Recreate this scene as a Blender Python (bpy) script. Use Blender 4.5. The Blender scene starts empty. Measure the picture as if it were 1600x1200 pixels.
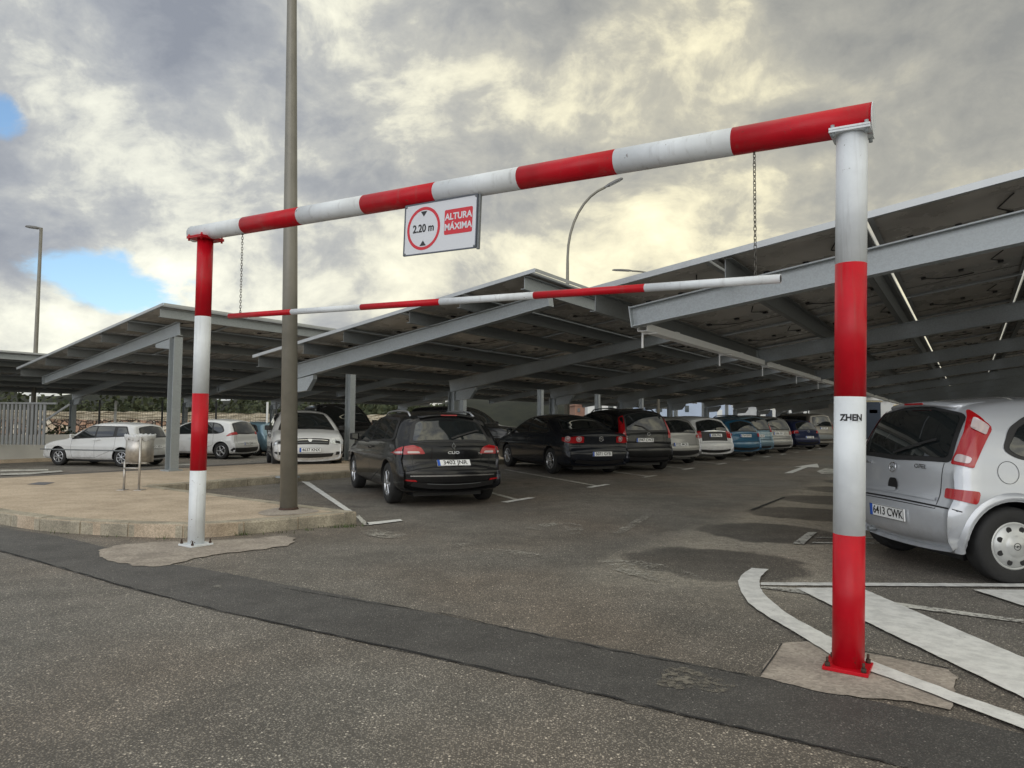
import bpy, bmesh, math, random
import numpy as np
from mathutils import Vector, Matrix
R = math.radians
SC = bpy.context.scene
COL = SC.collection
random.seed(7)

# ------------------------------------------------------------------ camera
F_PX, CAM_H, PITCH, ROLL = 1080.0, 1.29, R(3.02), R(0.5)
cF = Vector((0, math.cos(PITCH), math.sin(PITCH)))
r0 = Vector((1, 0, 0)); u0 = Vector((0, -math.sin(PITCH), math.cos(PITCH)))
cR = r0 * math.cos(ROLL) + u0 * math.sin(ROLL)
cU = u0 * math.cos(ROLL) - r0 * math.sin(ROLL)
cam = bpy.data.cameras.new('camera'); cam_o = bpy.data.objects.new('camera', cam); COL.objects.link(cam_o)
m = Matrix.Identity(4)
for i in range(3):
    m[i][0] = cR[i]; m[i][1] = cU[i]; m[i][2] = -cF[i]
m[2][3] = CAM_H
cam_o.matrix_world = m
cam.sensor_width = 36; cam.sensor_fit = 'HORIZONTAL'; cam.lens = 36 * F_PX / 1600
cam.clip_start = 0.05; cam.clip_end = 3000
SC.camera = cam_o
EYE = Vector((0, 0, CAM_H))

def ray(px, py):
    return (cF + cR * ((px - 800) / F_PX) + cU * ((600 - py) / F_PX))
def P(px, py, z=0.0):                      # photo pixel -> point on the horizontal plane z
    d = ray(px, py); t = (z - CAM_H) / d.z
    return EYE + d * t
def PD(px, py, depth):                     # photo pixel -> point at a depth
    return EYE + ray(px, py) * depth
def PV(px, py, a, b):                      # photo pixel -> point on the vertical plane through a, b
    n = Vector((b.y - a.y, a.x - b.x, 0)); d = ray(px, py)
    t = n.dot(Vector((a.x, a.y, 0)) - Vector((EYE.x, EYE.y, 0))) / n.dot(d)
    return EYE + d * t

# ------------------------------------------------------------------ node helpers
class NT:
    def __init__(s, tree): s.t = tree; s.n = tree.nodes; s.l = tree.links
    def node(s, typ, props=None, **ins):
        nd = s.n.new(typ)
        for k, v in (props or {}).items(): setattr(nd, k, v)
        for k, v in ins.items():
            key = int(k[1:]) if k[0] == 'i' and k[1:].isdigit() else k.replace('_', ' ')
            s.set(nd.inputs[key], v)
        return nd
    def set(s, inp, v):
        if isinstance(v, bpy.types.NodeSocket): s.l.new(v, inp)
        elif isinstance(v, bpy.types.Node): s.l.new(v.outputs[0], inp)
        else:
            if isinstance(v, (tuple, list)) and len(v) == 3 and inp.type == 'RGBA': v = (*v, 1)
            inp.default_value = v
    def math(s, op, a, b=0.0, c=None, clamp=False):
        nd = s.n.new('ShaderNodeMath'); nd.operation = op; nd.use_clamp = clamp
        s.set(nd.inputs[0], a); s.set(nd.inputs[1], b)
        if c is not None: s.set(nd.inputs[2], c)
        return nd.outputs[0]
    def mix(s, f, a, b, blend='MIX'):
        nd = s.n.new('ShaderNodeMix'); nd.data_type = 'RGBA'; nd.blend_type = blend
        s.set(nd.inputs[0], f); s.set(nd.inputs[6], a); s.set(nd.inputs[7], b)
        return nd.outputs[2]
    def smooth(s, v, lo, hi, a=0.0, b=1.0):
        nd = s.n.new('ShaderNodeMapRange'); nd.interpolation_type = 'SMOOTHSTEP'
        s.set(nd.inputs[0], v); nd.inputs[1].default_value = lo; nd.inputs[2].default_value = hi
        nd.inputs[3].default_value = a; nd.inputs[4].default_value = b
        return nd.outputs[0]
    def noise(s, vec, scale, detail=4, rough=0.5, dist=0.0, out='Fac'):
        nd = s.node('ShaderNodeTexNoise', None, Scale=scale, Detail=detail, Roughness=rough, Distortion=dist)
        if vec is not None: s.l.new(vec, nd.inputs['Vector'])
        return nd.outputs[0] if out == 'Fac' else nd.outputs[1]
    def voro(s, vec, scale, feature='F1', rnd=1.0):
        nd = s.node('ShaderNodeTexVoronoi', {'feature': feature}, Scale=scale, Randomness=rnd)
        if vec is not None: s.l.new(vec, nd.inputs['Vector'])
        return nd

# ------------------------------------------------------------------ world: cloudy evening sky
SUN_EL, SUN_AZ = R(24), R(196)            # soft light from behind the photographer
world = bpy.data.worlds.new('World'); SC.world = world; world.use_nodes = True
w = NT(world.node_tree); w.n.clear()
tc = w.node('ShaderNodeTexCoord').outputs['Generated']
sep = w.node('ShaderNodeSeparateXYZ', None, i0=tc)
dx, dy, dz = sep.outputs
sky = w.node('ShaderNodeTexSky', {'sky_type': 'NISHITA', 'sun_disc': False, 'sun_elevation': SUN_EL,
             'sun_rotation': SUN_AZ, 'dust_density': 1.2}).outputs[0]
zz = w.math('ADD', w.math('MAXIMUM', dz, 0.0), 0.16)
cx = w.math('DIVIDE', dx, zz); cy = w.math('DIVIDE', dy, zz)
cv = w.node('ShaderNodeCombineXYZ', None, i0=cx, i1=cy, i2=0.0).outputs[0]
cv3 = w.node('ShaderNodeCombineXYZ', None, i0=w.math('MULTIPLY', dx, 1.0), i1=w.math('MULTIPLY', dy, 1.0), i2=w.math('MULTIPLY', dz, 1.45)).outputs[0]
warp = w.node('ShaderNodeVectorMath', {'operation': 'MULTIPLY_ADD'}, i0=w.noise(cv3, 3.0, 3, 0.5, 0, 'Color'), i1=(0.16, 0.16, 0.16), i2=cv3).outputs[0]
n1 = w.noise(warp, 2.3, 10, 0.56, 0.12)
n2 = w.noise(warp, 6.0, 10, 0.62, 0.15)
n3 = w.noise(cv, 0.7, 6, 0.55, 0.3)
n4 = w.noise(warp, 17.0, 8, 0.62, 0.1)
bil = w.math('ABSOLUTE', w.math('SUBTRACT', w.noise(warp, 4.2, 8, 0.55, 0.1), 0.5))   # billowy edges
dens = w.math('ADD', w.math('ADD', w.math('MULTIPLY', n1, 0.46), w.math('MULTIPLY', n2, 0.30)), w.math('ADD', w.math('MULTIPLY', n3, 0.14), w.math('ADD', w.math('MULTIPLY', n4, 0.13), w.math('MULTIPLY', w.math('SUBTRACT', bil, 0.08), -0.35))))
# fine wisps lit from behind
az = w.math('ARCTAN2', dx, dy)            # 0 = straight ahead, + = right
el = w.math('ARCSINE', dz)
def blob(a0, e0, sa, se):                 # soft region of the sky by azimuth / elevation (degrees)
    a = w.math('DIVIDE', w.math('SUBTRACT', az, R(a0)), R(sa)); e = w.math('DIVIDE', w.math('SUBTRACT', el, R(e0)), R(se))
    r2 = w.math('ADD', w.math('MULTIPLY', a, a), w.math('MULTIPLY', e, e))
    return w.math('POWER', 2.718, w.math('MULTIPLY', r2, -1.0))
def addn(*a):
    o = a[0]
    for x in a[1:]: o = w.math('ADD', o, x)
    return o
def mul(a, b): return w.math('MULTIPLY', a, b)
glow = addn(-0.015, mul(blob(10, 10, 28, 6.5), 0.135), mul(blob(18, 15, 18, 8), 0.02), mul(blob(-37, 5.5, 6, 4.5), 0.16), mul(blob(-24, 13, 6, 7), 0.07), mul(blob(3, 19, 6, 9), 0.02),
            mul(blob(-12, 26, 14, 9), -0.045), mul(blob(-32, 15, 6, 2.5), -0.05), mul(blob(-27, 27, 12, 5), -0.03), mul(blob(22, 31, 24, 9), -0.07), mul(blob(-34, 24, 7, 5), 0.04))
lum = w.math('SUBTRACT', addn(w.math('MULTIPLY', w.math('SUBTRACT', dens, 0.5), 1.5), 0.5, glow), 0.0)
ramp = w.node('ShaderNodeValToRGB'); w.l.new(lum, ramp.inputs[0])
cr = ramp.color_ramp; cr.elements[0].position = 0.34; cr.elements[0].color = (0.27, 0.28, 0.30, 1)
cr.elements[1].position = 0.74; cr.elements[1].color = (1.12, 1.06, 0.82, 1)
e = cr.elements.new(0.46); e.color = (0.375, 0.378, 0.378, 1)
e = cr.elements.new(0.535); e.color = (0.50, 0.49, 0.45, 1)
e = cr.elements.new(0.60); e.color = (0.77, 0.735, 0.60, 1)
cool = w.mix(w.smooth(az, R(-30), R(18)), (0.95, 1.0, 1.09), (1.02, 1.0, 0.90))
cloud = w.mix(1.0, ramp.outputs[0], cool, 'MULTIPLY')
gap = addn(mul(blob(-30, 9.3, 9.5, 3.6), 0.52), mul(blob(-37, 5.5, 5.5, 4.0), -0.35), mul(blob(-37, 19.5, 2.5, 2.2), 0.34))
cover = w.smooth(addn(w.math('SUBTRACT', 0.76, gap), mul(w.math('SUBTRACT', n1, 0.5), 1.1), mul(w.math('SUBTRACT', n2, 0.5), 0.6)), 0.38, 0.50)
# thinner, brighter cloud overhead and behind the photographer
back = w.smooth(dy, 0.25, -0.5); up = w.smooth(dz, 0.55, 0.95)
boost = w.math('ADD', 1.0, w.math('ADD', mul(mul(back, w.smooth(dz, 0.85, 0.25)), 0.95), mul(up, 0.55)))
cloud = w.mix(1.0, cloud, w.node('ShaderNodeCombineXYZ', None, i0=boost, i1=w.math('MULTIPLY', boost, w.math('ADD', 1.0, mul(back, 0.03))), i2=w.math('MULTIPLY', boost, w.math('ADD', 1.0, mul(back, 0.14)))).outputs[0], 'MULTIPLY')
cl10 = w.node('ShaderNodeVectorMath', {'operation': 'SCALE'}, i0=cloud); cl10.inputs['Scale'].default_value = 10.0
blue = w.mix(1.0, sky, (1.45, 1.62, 1.72), 'MULTIPLY')
col = w.mix(cover, blue, cl10.outputs[0])
bg = w.node('ShaderNodeBackground', None, Color=col, Strength=0.1)
out = w.node('ShaderNodeOutputWorld'); w.l.new(bg.outputs[0], out.inputs[0])

sun = bpy.data.lights.new('sun', 'SUN'); sun.energy = 0.6; sun.angle = R(50); sun.color = (1, 0.95, 0.88)
sun_o = bpy.data.objects.new('sun', sun); COL.objects.link(sun_o)
sd = Vector((math.sin(SUN_AZ) * math.cos(SUN_EL), math.cos(SUN_AZ) * math.cos(SUN_EL), math.sin(SUN_EL)))
sun_o.rotation_euler = sd.to_track_quat('Z', 'Y').to_euler(); sun_o.location = (0, 0, 30)
SC.view_settings.view_transform = 'Standard'; SC.view_settings.look = 'None'
SC.view_settings.exposure = 0.18; SC.view_settings.gamma = 1
SC.view_settings.use_curve_mapping = False

# ------------------------------------------------------------------ materials
MATS = {}
def new_mat(name):
    mt = bpy.data.materials.new(name); mt.use_nodes = True
    nt = NT(mt.node_tree); b = nt.n['Principled BSDF']
    MATS[name] = mt
    return mt, nt, b
def simple(name, colr, rough=0.5, metal=0.0, coat=0.0, var=0.0, vscale=6.0, bump=0.0, bscale=40.0, spec=None):
    if name in MATS: return MATS[name]
    mt, nt, b = new_mat(name)
    co = nt.node('ShaderNodeTexCoord').outputs['Object']
    b.inputs['Roughness'].default_value = rough; b.inputs['Metallic'].default_value = metal
    b.inputs['Coat Weight'].default_value = coat; b.inputs['Coat Roughness'].default_value = 0.03
    if spec is not None: b.inputs['Specular IOR Level'].default_value = spec
    if var > 0:
        n = nt.noise(co, vscale, 6, 0.6)
        f = nt.smooth(n, 0.3, 0.7)
        lo = tuple(c * (1 - var) for c in colr); hi = tuple(min(1, c * (1 + var)) for c in colr)
        nt.l.new(nt.mix(f, lo, hi), b.inputs['Base Color'])
        nt.l.new(nt.math('ADD', rough - 0.06, nt.math('MULTIPLY', f, 0.12)), b.inputs['Roughness'])
    else: b.inputs['Base Color'].default_value = (*colr, 1)
    if bump > 0:
        bp = nt.node('ShaderNodeBump', None, Strength=bump, Distance=0.01, Height=nt.noise(co, bscale, 5, 0.6))
        nt.l.new(bp.outputs[0], b.inputs['Normal'])
    return mt

def asphalt(name, binder, stone, agg=95, amount=0.45, patch=0.25, brown=0.0, lane=False):
    mt, nt, b = new_mat(name)
    co = nt.node('ShaderNodeTexCoord').outputs['Object']
    v = nt.voro(co, agg); rnd = nt.node('ShaderNodeSeparateColor', None, i0=v.outputs['Color'])
    v2 = nt.voro(co, agg * 0.55); rnd2 = nt.node('ShaderNodeSeparateColor', None, i0=v2.outputs['Color'])
    is_stone = nt.math('MULTIPLY', nt.smooth(rnd.outputs[0], 1 - amount, 1 - amount + 0.5), nt.smooth(v.outputs['Distance'], 0.60, 0.34))
    big = nt.math('MULTIPLY', nt.smooth(rnd2.outputs[0], 0.90, 0.97), nt.smooth(v2.outputs['Distance'], 0.42, 0.22))
    sc = nt.mix(rnd.outputs[1], stone, tuple(c * 0.45 for c in stone))
    c1 = nt.mix(is_stone, binder, sc)
    c1 = nt.mix(nt.math('MULTIPLY', big, 0.85), c1, tuple(min(1, c * 1.9) for c in stone))
    large = nt.noise(co, 0.55, 5, 0.6, 0.3); mid = nt.noise(co, 3.2, 6, 0.65)
    f = nt.math('ADD', nt.math('MULTIPLY', large, 0.6), nt.math('MULTIPLY', mid, 0.4))
    sh = nt.smooth(f, 0.36, 0.64, 1 - patch, 1 + patch)
    shv = nt.node('ShaderNodeCombineXYZ', None, i0=sh, i1=sh, i2=sh).outputs[0]
    c2 = nt.mix(1.0, c1, shv, 'MULTIPLY')
    br = nt.noise(co, 0.33, 3, 0.5)
    c2 = nt.mix(nt.smooth(br, 0.4, 0.65, 0, brown), c2, nt.mix(1.0, c2, (1.22, 0.98, 0.80), 'MULTIPLY'))
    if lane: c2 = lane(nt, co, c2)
    nt.l.new(c2, b.inputs['Base Color'])
    b.inputs['Specular IOR Level'].default_value = 0.55
    nt.l.new(nt.math('SUBTRACT', 0.72, nt.math('MULTIPLY', mid, 0.22)), b.inputs['Roughness'])
    hgt = nt.math('ADD', nt.math('MULTIPLY', v.outputs['Distance'], -0.7), nt.math('MULTIPLY', nt.noise(co, 60, 3, 0.6), 0.6))
    bp = nt.node('ShaderNodeBump', None, Strength=0.8, Distance=0.008, Height=hgt)
    nt.l.new(bp.outputs[0], b.inputs['Normal'])
    return mt

def paint_mark(name, colr, wear, under=(0.07, 0.066, 0.06), alpha=False):
    mt, nt, b = new_mat(name)
    co = nt.node('ShaderNodeTexCoord').outputs['Object']
    n = nt.noise(co, 30, 8, 0.75); n2 = nt.noise(co, 2.5, 5, 0.6)
    k = nt.math('ADD', nt.math('MULTIPLY', n, 0.65), nt.math('MULTIPLY', n2, 0.35))
    f = nt.smooth(k, wear, wear + (0.13 if alpha else 0.07))
    dirt = nt.noise(co, 9, 6, 0.7)
    c = nt.mix(nt.smooth(dirt, 0.35, 0.7), colr, tuple(x * 0.72 for x in colr))
    b.inputs['Roughness'].default_value = 0.6
    if alpha:
        nt.l.new(c, b.inputs['Base Color']); nt.l.new(f, b.inputs['Alpha'])
    else: nt.l.new(nt.mix(f, under, c), b.inputs['Base Color'])
    bp = nt.node('ShaderNodeBump', None, Strength=0.1 if alpha else 0.4, Distance=0.001 if alpha else 0.004, Height=nt.noise(co, 120, 3, 0.6))
    nt.l.new(bp.outputs[0], b.inputs['Normal'])
    return mt

def concrete(name, a, bcol, scale=8, grain=160, bump=0.4):
    mt, nt, b = new_mat(name)
    co = nt.node('ShaderNodeTexCoord').outputs['Object']
    n = nt.noise(co, scale, 7, 0.65); g = nt.noise(co, grain, 3, 0.7)
    v = nt.voro(co, grain * 0.7); rv = nt.node('ShaderNodeSeparateColor', None, i0=v.outputs['Color']).outputs[0]
    c = nt.mix(nt.smooth(n, 0.32, 0.68), a, bcol)
    k = nt.math('ADD', 0.62, nt.math('ADD', nt.math('MULTIPLY', g, 0.35), nt.math('MULTIPLY', rv, 0.42)))
    c = nt.mix(1.0, c, nt.node('ShaderNodeCombineXYZ', None, i0=k, i1=k, i2=k).outputs[0], 'MULTIPLY')
    st = nt.noise(co, 1.3, 6, 0.7, 0.4)
    c = nt.mix(nt.smooth(st, 0.55, 0.75, 0, 0.5), c, tuple(x * 0.45 for x in a))
    nt.l.new(c, b.inputs['Base Color']); b.inputs['Roughness'].default_value = 0.9
    bp = nt.node('ShaderNodeBump', None, Strength=bump, Distance=0.006, Height=nt.math('ADD', g, nt.math('MULTIPLY', n, 1.5)))
    nt.l.new(bp.outputs[0], b.inputs['Normal'])
    return mt

def galvanised(name, colr):
    mt, nt, b = new_mat(name)
    co = nt.node('ShaderNodeTexCoord').outputs['Object']
    v = nt.voro(co, 80); rv = nt.node('ShaderNodeSeparateColor', None, i0=v.outputs['Color']).outputs[0]
    n = nt.noise(co, 5, 6, 0.65)
    k = nt.math('ADD', nt.math('MULTIPLY', rv, 0.5), nt.math('MULTIPLY', n, 0.5))
    nt.l.new(nt.mix(nt.smooth(k, 0.25, 0.75), tuple(c * 0.88 for c in colr), tuple(min(1, c * 1.10) for c in colr)), b.inputs['Base Color'])
    b.inputs['Metallic'].default_value = 0.35
    nt.l.new(nt.math('ADD', 0.38, nt.math('MULTIPLY', k, 0.25)), b.inputs['Roughness'])
    return mt

def car_paint(name, colr, metal=0.0, rough=0.35, dirt=0.25):
    if name in MATS: return MATS[name]
    mt, nt, b = new_mat(name)
    co = nt.node('ShaderNodeTexCoord').outputs['Object']
    z = nt.node('ShaderNodeSeparateXYZ', None, i0=co).outputs[2]
    n = nt.noise(co, 5, 7, 0.7)
    # road dust: real film of dirt on the sills and lower bumpers
    f = nt.math('MULTIPLY', nt.math('MULTIPLY', nt.smooth(z, 0.75, 0.2), nt.smooth(n, 0.35, 0.7)), dirt)
    nt.l.new(nt.mix(f, colr, (0.16, 0.13, 0.10)), b.inputs['Base Color'])
    b.inputs['Metallic'].default_value = metal
    nt.l.new(nt.math('ADD', rough, nt.math('MULTIPLY', f, 0.4)), b.inputs['Roughness'])
    b.inputs['Coat Weight'].default_value = 1.0 if max(colr) > .1 else 0.4
    b.inputs['Specular IOR Level'].default_value = .5 if max(colr) > .1 else .25
    nt.l.new(nt.math('ADD', 0.04, nt.math('MULTIPLY', n, 0.05)), b.inputs['Coat Roughness'])
    return mt

M_white = simple('gate_white', (0.70, 0.735, 0.76), 0.42, coat=0.05, var=0.07, vscale=5)
M_red = simple('gate_red', (0.50, 0.004, 0.014), 0.40, coat=0.05, var=0.10, vscale=5)
def add_wear(mt, amt=.585):
    nt = NT(mt.node_tree); b = nt.n['Principled BSDF']; src = b.inputs['Base Color'].links[0].from_socket
    co = nt.node('ShaderNodeTexCoord').outputs['Object']
    chip = nt.smooth(nt.noise(co, 26, 6, 0.7), amt + .06, amt + .085); big = nt.smooth(nt.noise(co, 3.5, 3, .5), .48, .62)
    c = nt.mix(nt.math('MULTIPLY', chip, big), src, (0.10, 0.055, 0.035))
    st = nt.node('ShaderNodeMapping', None, Vector=co); st.inputs['Scale'].default_value = (22, 22, 1.2)
    grime = nt.smooth(nt.noise(st.outputs[0], 1.0, 6, .65), .52, .78, 0, .35)
    c = nt.mix(grime, c, (0.13, 0.11, 0.09))
    nt.l.new(c, b.inputs['Base Color'])
add_wear(M_white); add_wear(M_red)
for q in (M_white, M_red): q.node_tree.nodes['Principled BSDF'].inputs['Specular IOR Level'].default_value = .28
M_galv = galvanised('galvanised_steel', (0.34, 0.37, 0.385))
M_galvd = galvanised('weathered_steel', (0.21, 0.225, 0.23))
M_alu = simple('aluminium_frame', (0.42, 0.44, 0.45), 0.4, metal=0.5, var=0.08)
M_back = simple('panel_backsheet', (0.46, 0.44, 0.41), 0.28, var=0.22, vscale=1.3)
M_cell = simple('panel_cells', (0.015, 0.02, 0.045), 0.1, coat=1.0)
M_black = simple('black_plastic', (0.018, 0.018, 0.019), 0.5, var=0.15)
M_rubber = simple('tyre_rubber', (0.016, 0.016, 0.016), 0.75, var=0.3, vscale=20, bump=0.2)
M_glass = simple('tinted_glass', (0.012, 0.015, 0.016), 0.03, coat=0.6, spec=0.7)
M_chrome = simple('chrome', (0.75, 0.76, 0.78), 0.12, metal=1.0)
M_alloy = simple('alloy_rim', (0.50, 0.51, 0.53), 0.28, metal=0.85, var=0.1)
M_plate = simple('plate_white', (0.80, 0.81, 0.80), 0.35)
M_plateblue = simple('plate_blue', (0.02, 0.10, 0.48), 0.35)
M_ink = simple('black_ink', (0.012, 0.012, 0.014), 0.4)
M_taill = simple('taillight_red', (0.36, 0.004, 0.008), 0.15, coat=0.35)
M_tailc = simple('taillight_clear', (0.50, 0.42, 0.42), 0.15, coat=0.4, metal=0.3)
M_headl = simple('headlight_lens', (0.55, 0.58, 0.60), 0.08, coat=1.0, metal=0.5, var=0.25, vscale=22)
M_rust = simple('rusty_bolt', (0.06, 0.035, 0.025), 0.8, var=0.4, vscale=60)
M_lamp = simple('lamp_pole_paint', (0.21, 0.20, 0.17), 0.42, metal=0.2, var=0.14, vscale=3)
M_orange = simple('lamp_amber', (0.75, 0.28, 0.03), 0.15, coat=1.0)

# ------------------------------------------------------------------ mesh builder
class MB:
    def __init__(s): s.v = []; s.f = []; s.mi = []; s.sm = []
    def add(s, vs, fs, mi=0, smooth=False, M=None):
        o = len(s.v)
        for p in vs: s.v.append((M @ Vector(p)) if M is not None else Vector(p))
        for f in fs: s.f.append([i + o for i in f]); s.mi.append(mi); s.sm.append(smooth)
        return s
    def box(s, c, size, rot=None, mi=0, M=None):
        hx, hy, hz = [d / 2 for d in size]
        vs = [Vector((x * hx, y * hy, z * hz)) for z in (-1, 1) for y in (-1, 1) for x in (-1, 1)]
        T = Matrix.Translation(Vector(c)) @ (rot.to_4x4() if rot is not None else Matrix.Identity(4))
        if M is not None: T = M @ T
        return s.add([T @ v for v in vs], [(0, 2, 3, 1), (4, 5, 7, 6), (0, 1, 5, 4), (2, 6, 7, 3), (0, 4, 6, 2), (1, 3, 7, 5)], mi)
    def beam(s, a, b, wd, ht, up=(0, 0, 1), mi=0):       # box from a to b
        a = Vector(a); b = Vector(b); d = (b - a); L = d.length; x = d / L
        y = Vector(up).cross(x).normalized(); z = x.cross(y)
        rot = Matrix((x, y, z)).transposed()
        return s.box((a + b) / 2, (L, wd, ht), rot, mi)
    def ibeam(s, a, b, wd, ht, t=0.012, up=(0, 0, 1), mi=0, ht2=None):
        # I profile from a to b, depth may taper from ht (at a) to ht2 (at b); top flange stays straight
        a = Vector(a); b = Vector(b); d = b - a; x = d.normalized()
        y = Vector(up).cross(x).normalized(); z = x.cross(y); ht2 = ht2 or ht
        def prism(a0, a1, y0, y1):
            vs = []
            for (p, zz) in ((a, a0), (b, a1)):
                for yy in (y0, y1):
                    for q in zz: vs.append(p + y * yy + z * q)
            s.add(vs, [(0, 1, 3, 2), (4, 6, 7, 5), (0, 4, 5, 1), (2, 3, 7, 6), (0, 2, 6, 4), (1, 5, 7, 3)], mi)
        prism((ht / 2 - t, ht / 2), (ht / 2 - t, ht / 2), -wd / 2, wd / 2)
        prism((-ht / 2, -ht / 2 + t), (ht / 2 - ht2, ht / 2 - ht2 + t), -wd / 2, wd / 2)
        prism((-ht / 2 + t, ht / 2 - t), (ht / 2 - ht2 + t, ht / 2 - t), -0.006, 0.006)
        return s
    def tube(s, pts, rad, n=12, mi=0, caps=True, mis=None):
        pts = [Vector(p) for p in pts]; N = len(pts)
        rads = rad if isinstance(rad, (list, tuple)) else [rad] * N
        o = len(s.v); prev = None
        for i, p in enumerate(pts):
            t = (pts[min(i + 1, N - 1)] - pts[max(i - 1, 0)]).normalized()
            ref = prev if prev is not None else (Vector((0, 0, 1)) if abs(t.z) < 0.9 else Vector((0, 1, 0)))
            a = t.cross(ref).normalized(); b = a.cross(t); prev = b
            for k in range(n):
                an = 2 * math.pi * k / n
                s.v.append(p + a * (rads[i] * math.cos(an)) + b * (rads[i] * math.sin(an)))
        for i in range(N - 1):
            for k in range(n):
                k2 = (k + 1) % n
                s.f.append([o + i * n + k, o + (i + 1) * n + k, o + (i + 1) * n + k2, o + i * n + k2])
                s.mi.append(mis[i] if mis else mi); s.sm.append(True)
        if caps:
            s.f.append([o + k for k in range(n)]); s.mi.append(mis[0] if mis else mi); s.sm.append(False)
            s.f.append([o + (N - 1) * n + k for k in reversed(range(n))]); s.mi.append(mis[-1] if mis else mi); s.sm.append(False)
        return s
    def lathe(s, prof, n=24, M=None, mi=0, smooth=True):  # prof (r, z) around z
        o = len(s.v); N = len(prof)
        for (r, z) in prof:
            for k in range(n):
                an = 2 * math.pi * k / n; p = Vector((r * math.cos(an), r * math.sin(an), z))
                s.v.append(M @ p if M is not None else p)
        for i in range(N - 1):
            for k in range(n):
                k2 = (k + 1) % n
                s.f.append([o + i * n + k, o + i * n + k2, o + (i + 1) * n + k2, o + (i + 1) * n + k]); s.mi.append(mi); s.sm.append(smooth)
        return s
    def prism(s, poly, z0, z1, mi=0, M=None):
        n = len(poly)
        vs = [(x, y, z0) for x, y in poly] + [(x, y, z1) for x, y in poly]
        fs = [list(reversed(range(n))), list(range(n, 2 * n))] + [(i, (i + 1) % n, n + (i + 1) % n, n + i) for i in range(n)]
        return s.add(vs, fs, mi, False, M)
    def build(s, name, mat, parent=None, bevel=0, fixn=True):
        me = bpy.data.meshes.new(name)
        me.from_pydata([tuple(p) for p in s.v], [], s.f)
        for mt in (mat if isinstance(mat, (list, tuple)) else [mat]): me.materials.append(mt)
        me.polygons.foreach_set('material_index', s.mi); me.polygons.foreach_set('use_smooth', s.sm)
        me.update()
        if fixn:
            bm = bmesh.new(); bm.from_mesh(me); bmesh.ops.recalc_face_normals(bm, faces=bm.faces[:])
            if bevel > 0:
                ed = [e for e in bm.edges if len(e.link_faces) == 2 and e.calc_face_angle(0) > 0.6]
                bmesh.ops.bevel(bm, geom=ed, offset=bevel, segments=2, affect='EDGES', profile=0.6)
            bm.to_mesh(me); bm.free()
        o = bpy.data.objects.new(name, me); COL.objects.link(o)
        if parent: o.parent = parent
        return o

def tag(o, label, cat=None, group=None, kind=None):
    if label: o['label'] = label
    if cat: o['category'] = cat
    if group: o['group'] = group
    if kind: o['kind'] = kind
    return o
def thing(name, label, cat, loc=(0, 0, 0), rz=0.0, group=None):
    o = bpy.data.objects.new(name, None); COL.objects.link(o); o.location = loc; o.rotation_euler = (0, 0, rz)
    o.empty_display_size = 0.2
    return tag(o, label, cat, group)
def struct(o): o['kind'] = 'structure'; return o

def text_obj(name, body, size, mat, parent, M, width=1.0, extrude=0.0015, bold=0.0, align='CENTER'):
    cu = bpy.data.curves.new('tmp_text', 'FONT'); cu.body = body; cu.size = size
    cu.align_x = align; cu.align_y = 'CENTER'; cu.extrude = extrude; cu.offset = bold; cu.resolution_u = 4
    tmp = bpy.data.objects.new('tmp_text', cu); COL.objects.link(tmp)
    dg = bpy.context.evaluated_depsgraph_get(); dg.update()
    me = bpy.data.meshes.new_from_object(tmp.evaluated_get(dg))
    bpy.data.objects.remove(tmp); bpy.data.curves.remove(cu)
    me.materials.clear(); me.materials.append(mat)
    T = M @ Matrix.Diagonal((width, 1, 1, 1)); me.transform(T); me.update(); me.name = name
    o = bpy.data.objects.new(name, me); COL.objects.link(o); o.parent = parent
    return o
def frame(o, x, y, z):
    x = Vector(x).normalized(); y = Vector(y).normalized(); z = Vector(z).normalized()
    T = Matrix((x, y, z)).transposed().to_4x4(); T.translation = Vector(o); return T

def catmull(pts, closed=False, sub=6):
    pts = [Vector(p) for p in pts]; n = len(pts); out = []
    for i in range(n if closed else n - 1):
        p0 = pts[(i - 1) % n] if (closed or i > 0) else pts[0]; p1 = pts[i]; p2 = pts[(i + 1) % n]
        p3 = pts[(i + 2) % n] if (closed or i + 2 < n) else pts[-1]
        for k in range(sub):
            t = k / sub
            out.append(0.5 * ((2 * p1) + (p2 - p0) * t + (2 * p0 - 5 * p1 + 4 * p2 - p3) * t * t + (3 * p1 - p0 - 3 * p2 + p3) * t ** 3))
    if not closed: out.append(pts[-1])
    return out
def sheet(name, pts, z, mat, jitter=0.0, smooth=False, kind='structure'):
    # flat marking or patch lying on the ground; pts are world points
    pts = [Vector((p[0], p[1], 0)) for p in pts]
    if smooth: pts = catmull(pts, True, 8)
    if jitter:
        ph = random.random() * 6
        if smooth and .006 <= jitter < .011: pts = [p + Vector((math.sin(p.x * 17 + p.y * 5 + ph) + math.sin(p.y * 31 + ph * 2), math.cos(p.y * 19 - p.x * 7 + ph) + math.sin(p.x * 37), 0)) * min(.03, jitter * 3) for p in pts]
        fine = []
        for i, p in enumerate(pts):
            q = pts[(i + 1) % len(pts)]; L = (q - p).length; k = max(1, int(L / 0.05))
            for j in range(min(k, 60)): fine.append(p.lerp(q, j / min(k, 60)))
        pts = [p + Vector((random.uniform(-1, 1), random.uniform(-1, 1), 0)) * jitter for p in fine]
    me = bpy.data.meshes.new(name)
    bm = bmesh.new(); f = bm.faces.new([bm.verts.new((p.x, p.y, z)) for p in pts])
    bmesh.ops.triangulate(bm, faces=[f]); bmesh.ops.recalc_face_normals(bm, faces=bm.faces[:])
    for f in bm.faces:
        if f.normal.z < 0: f.normal_flip()
    bm.to_mesh(me); bm.free(); me.materials.append(mat)
    o = bpy.data.objects.new(name, me); COL.objects.link(o)
    if kind: o['kind'] = kind
    return o
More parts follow.
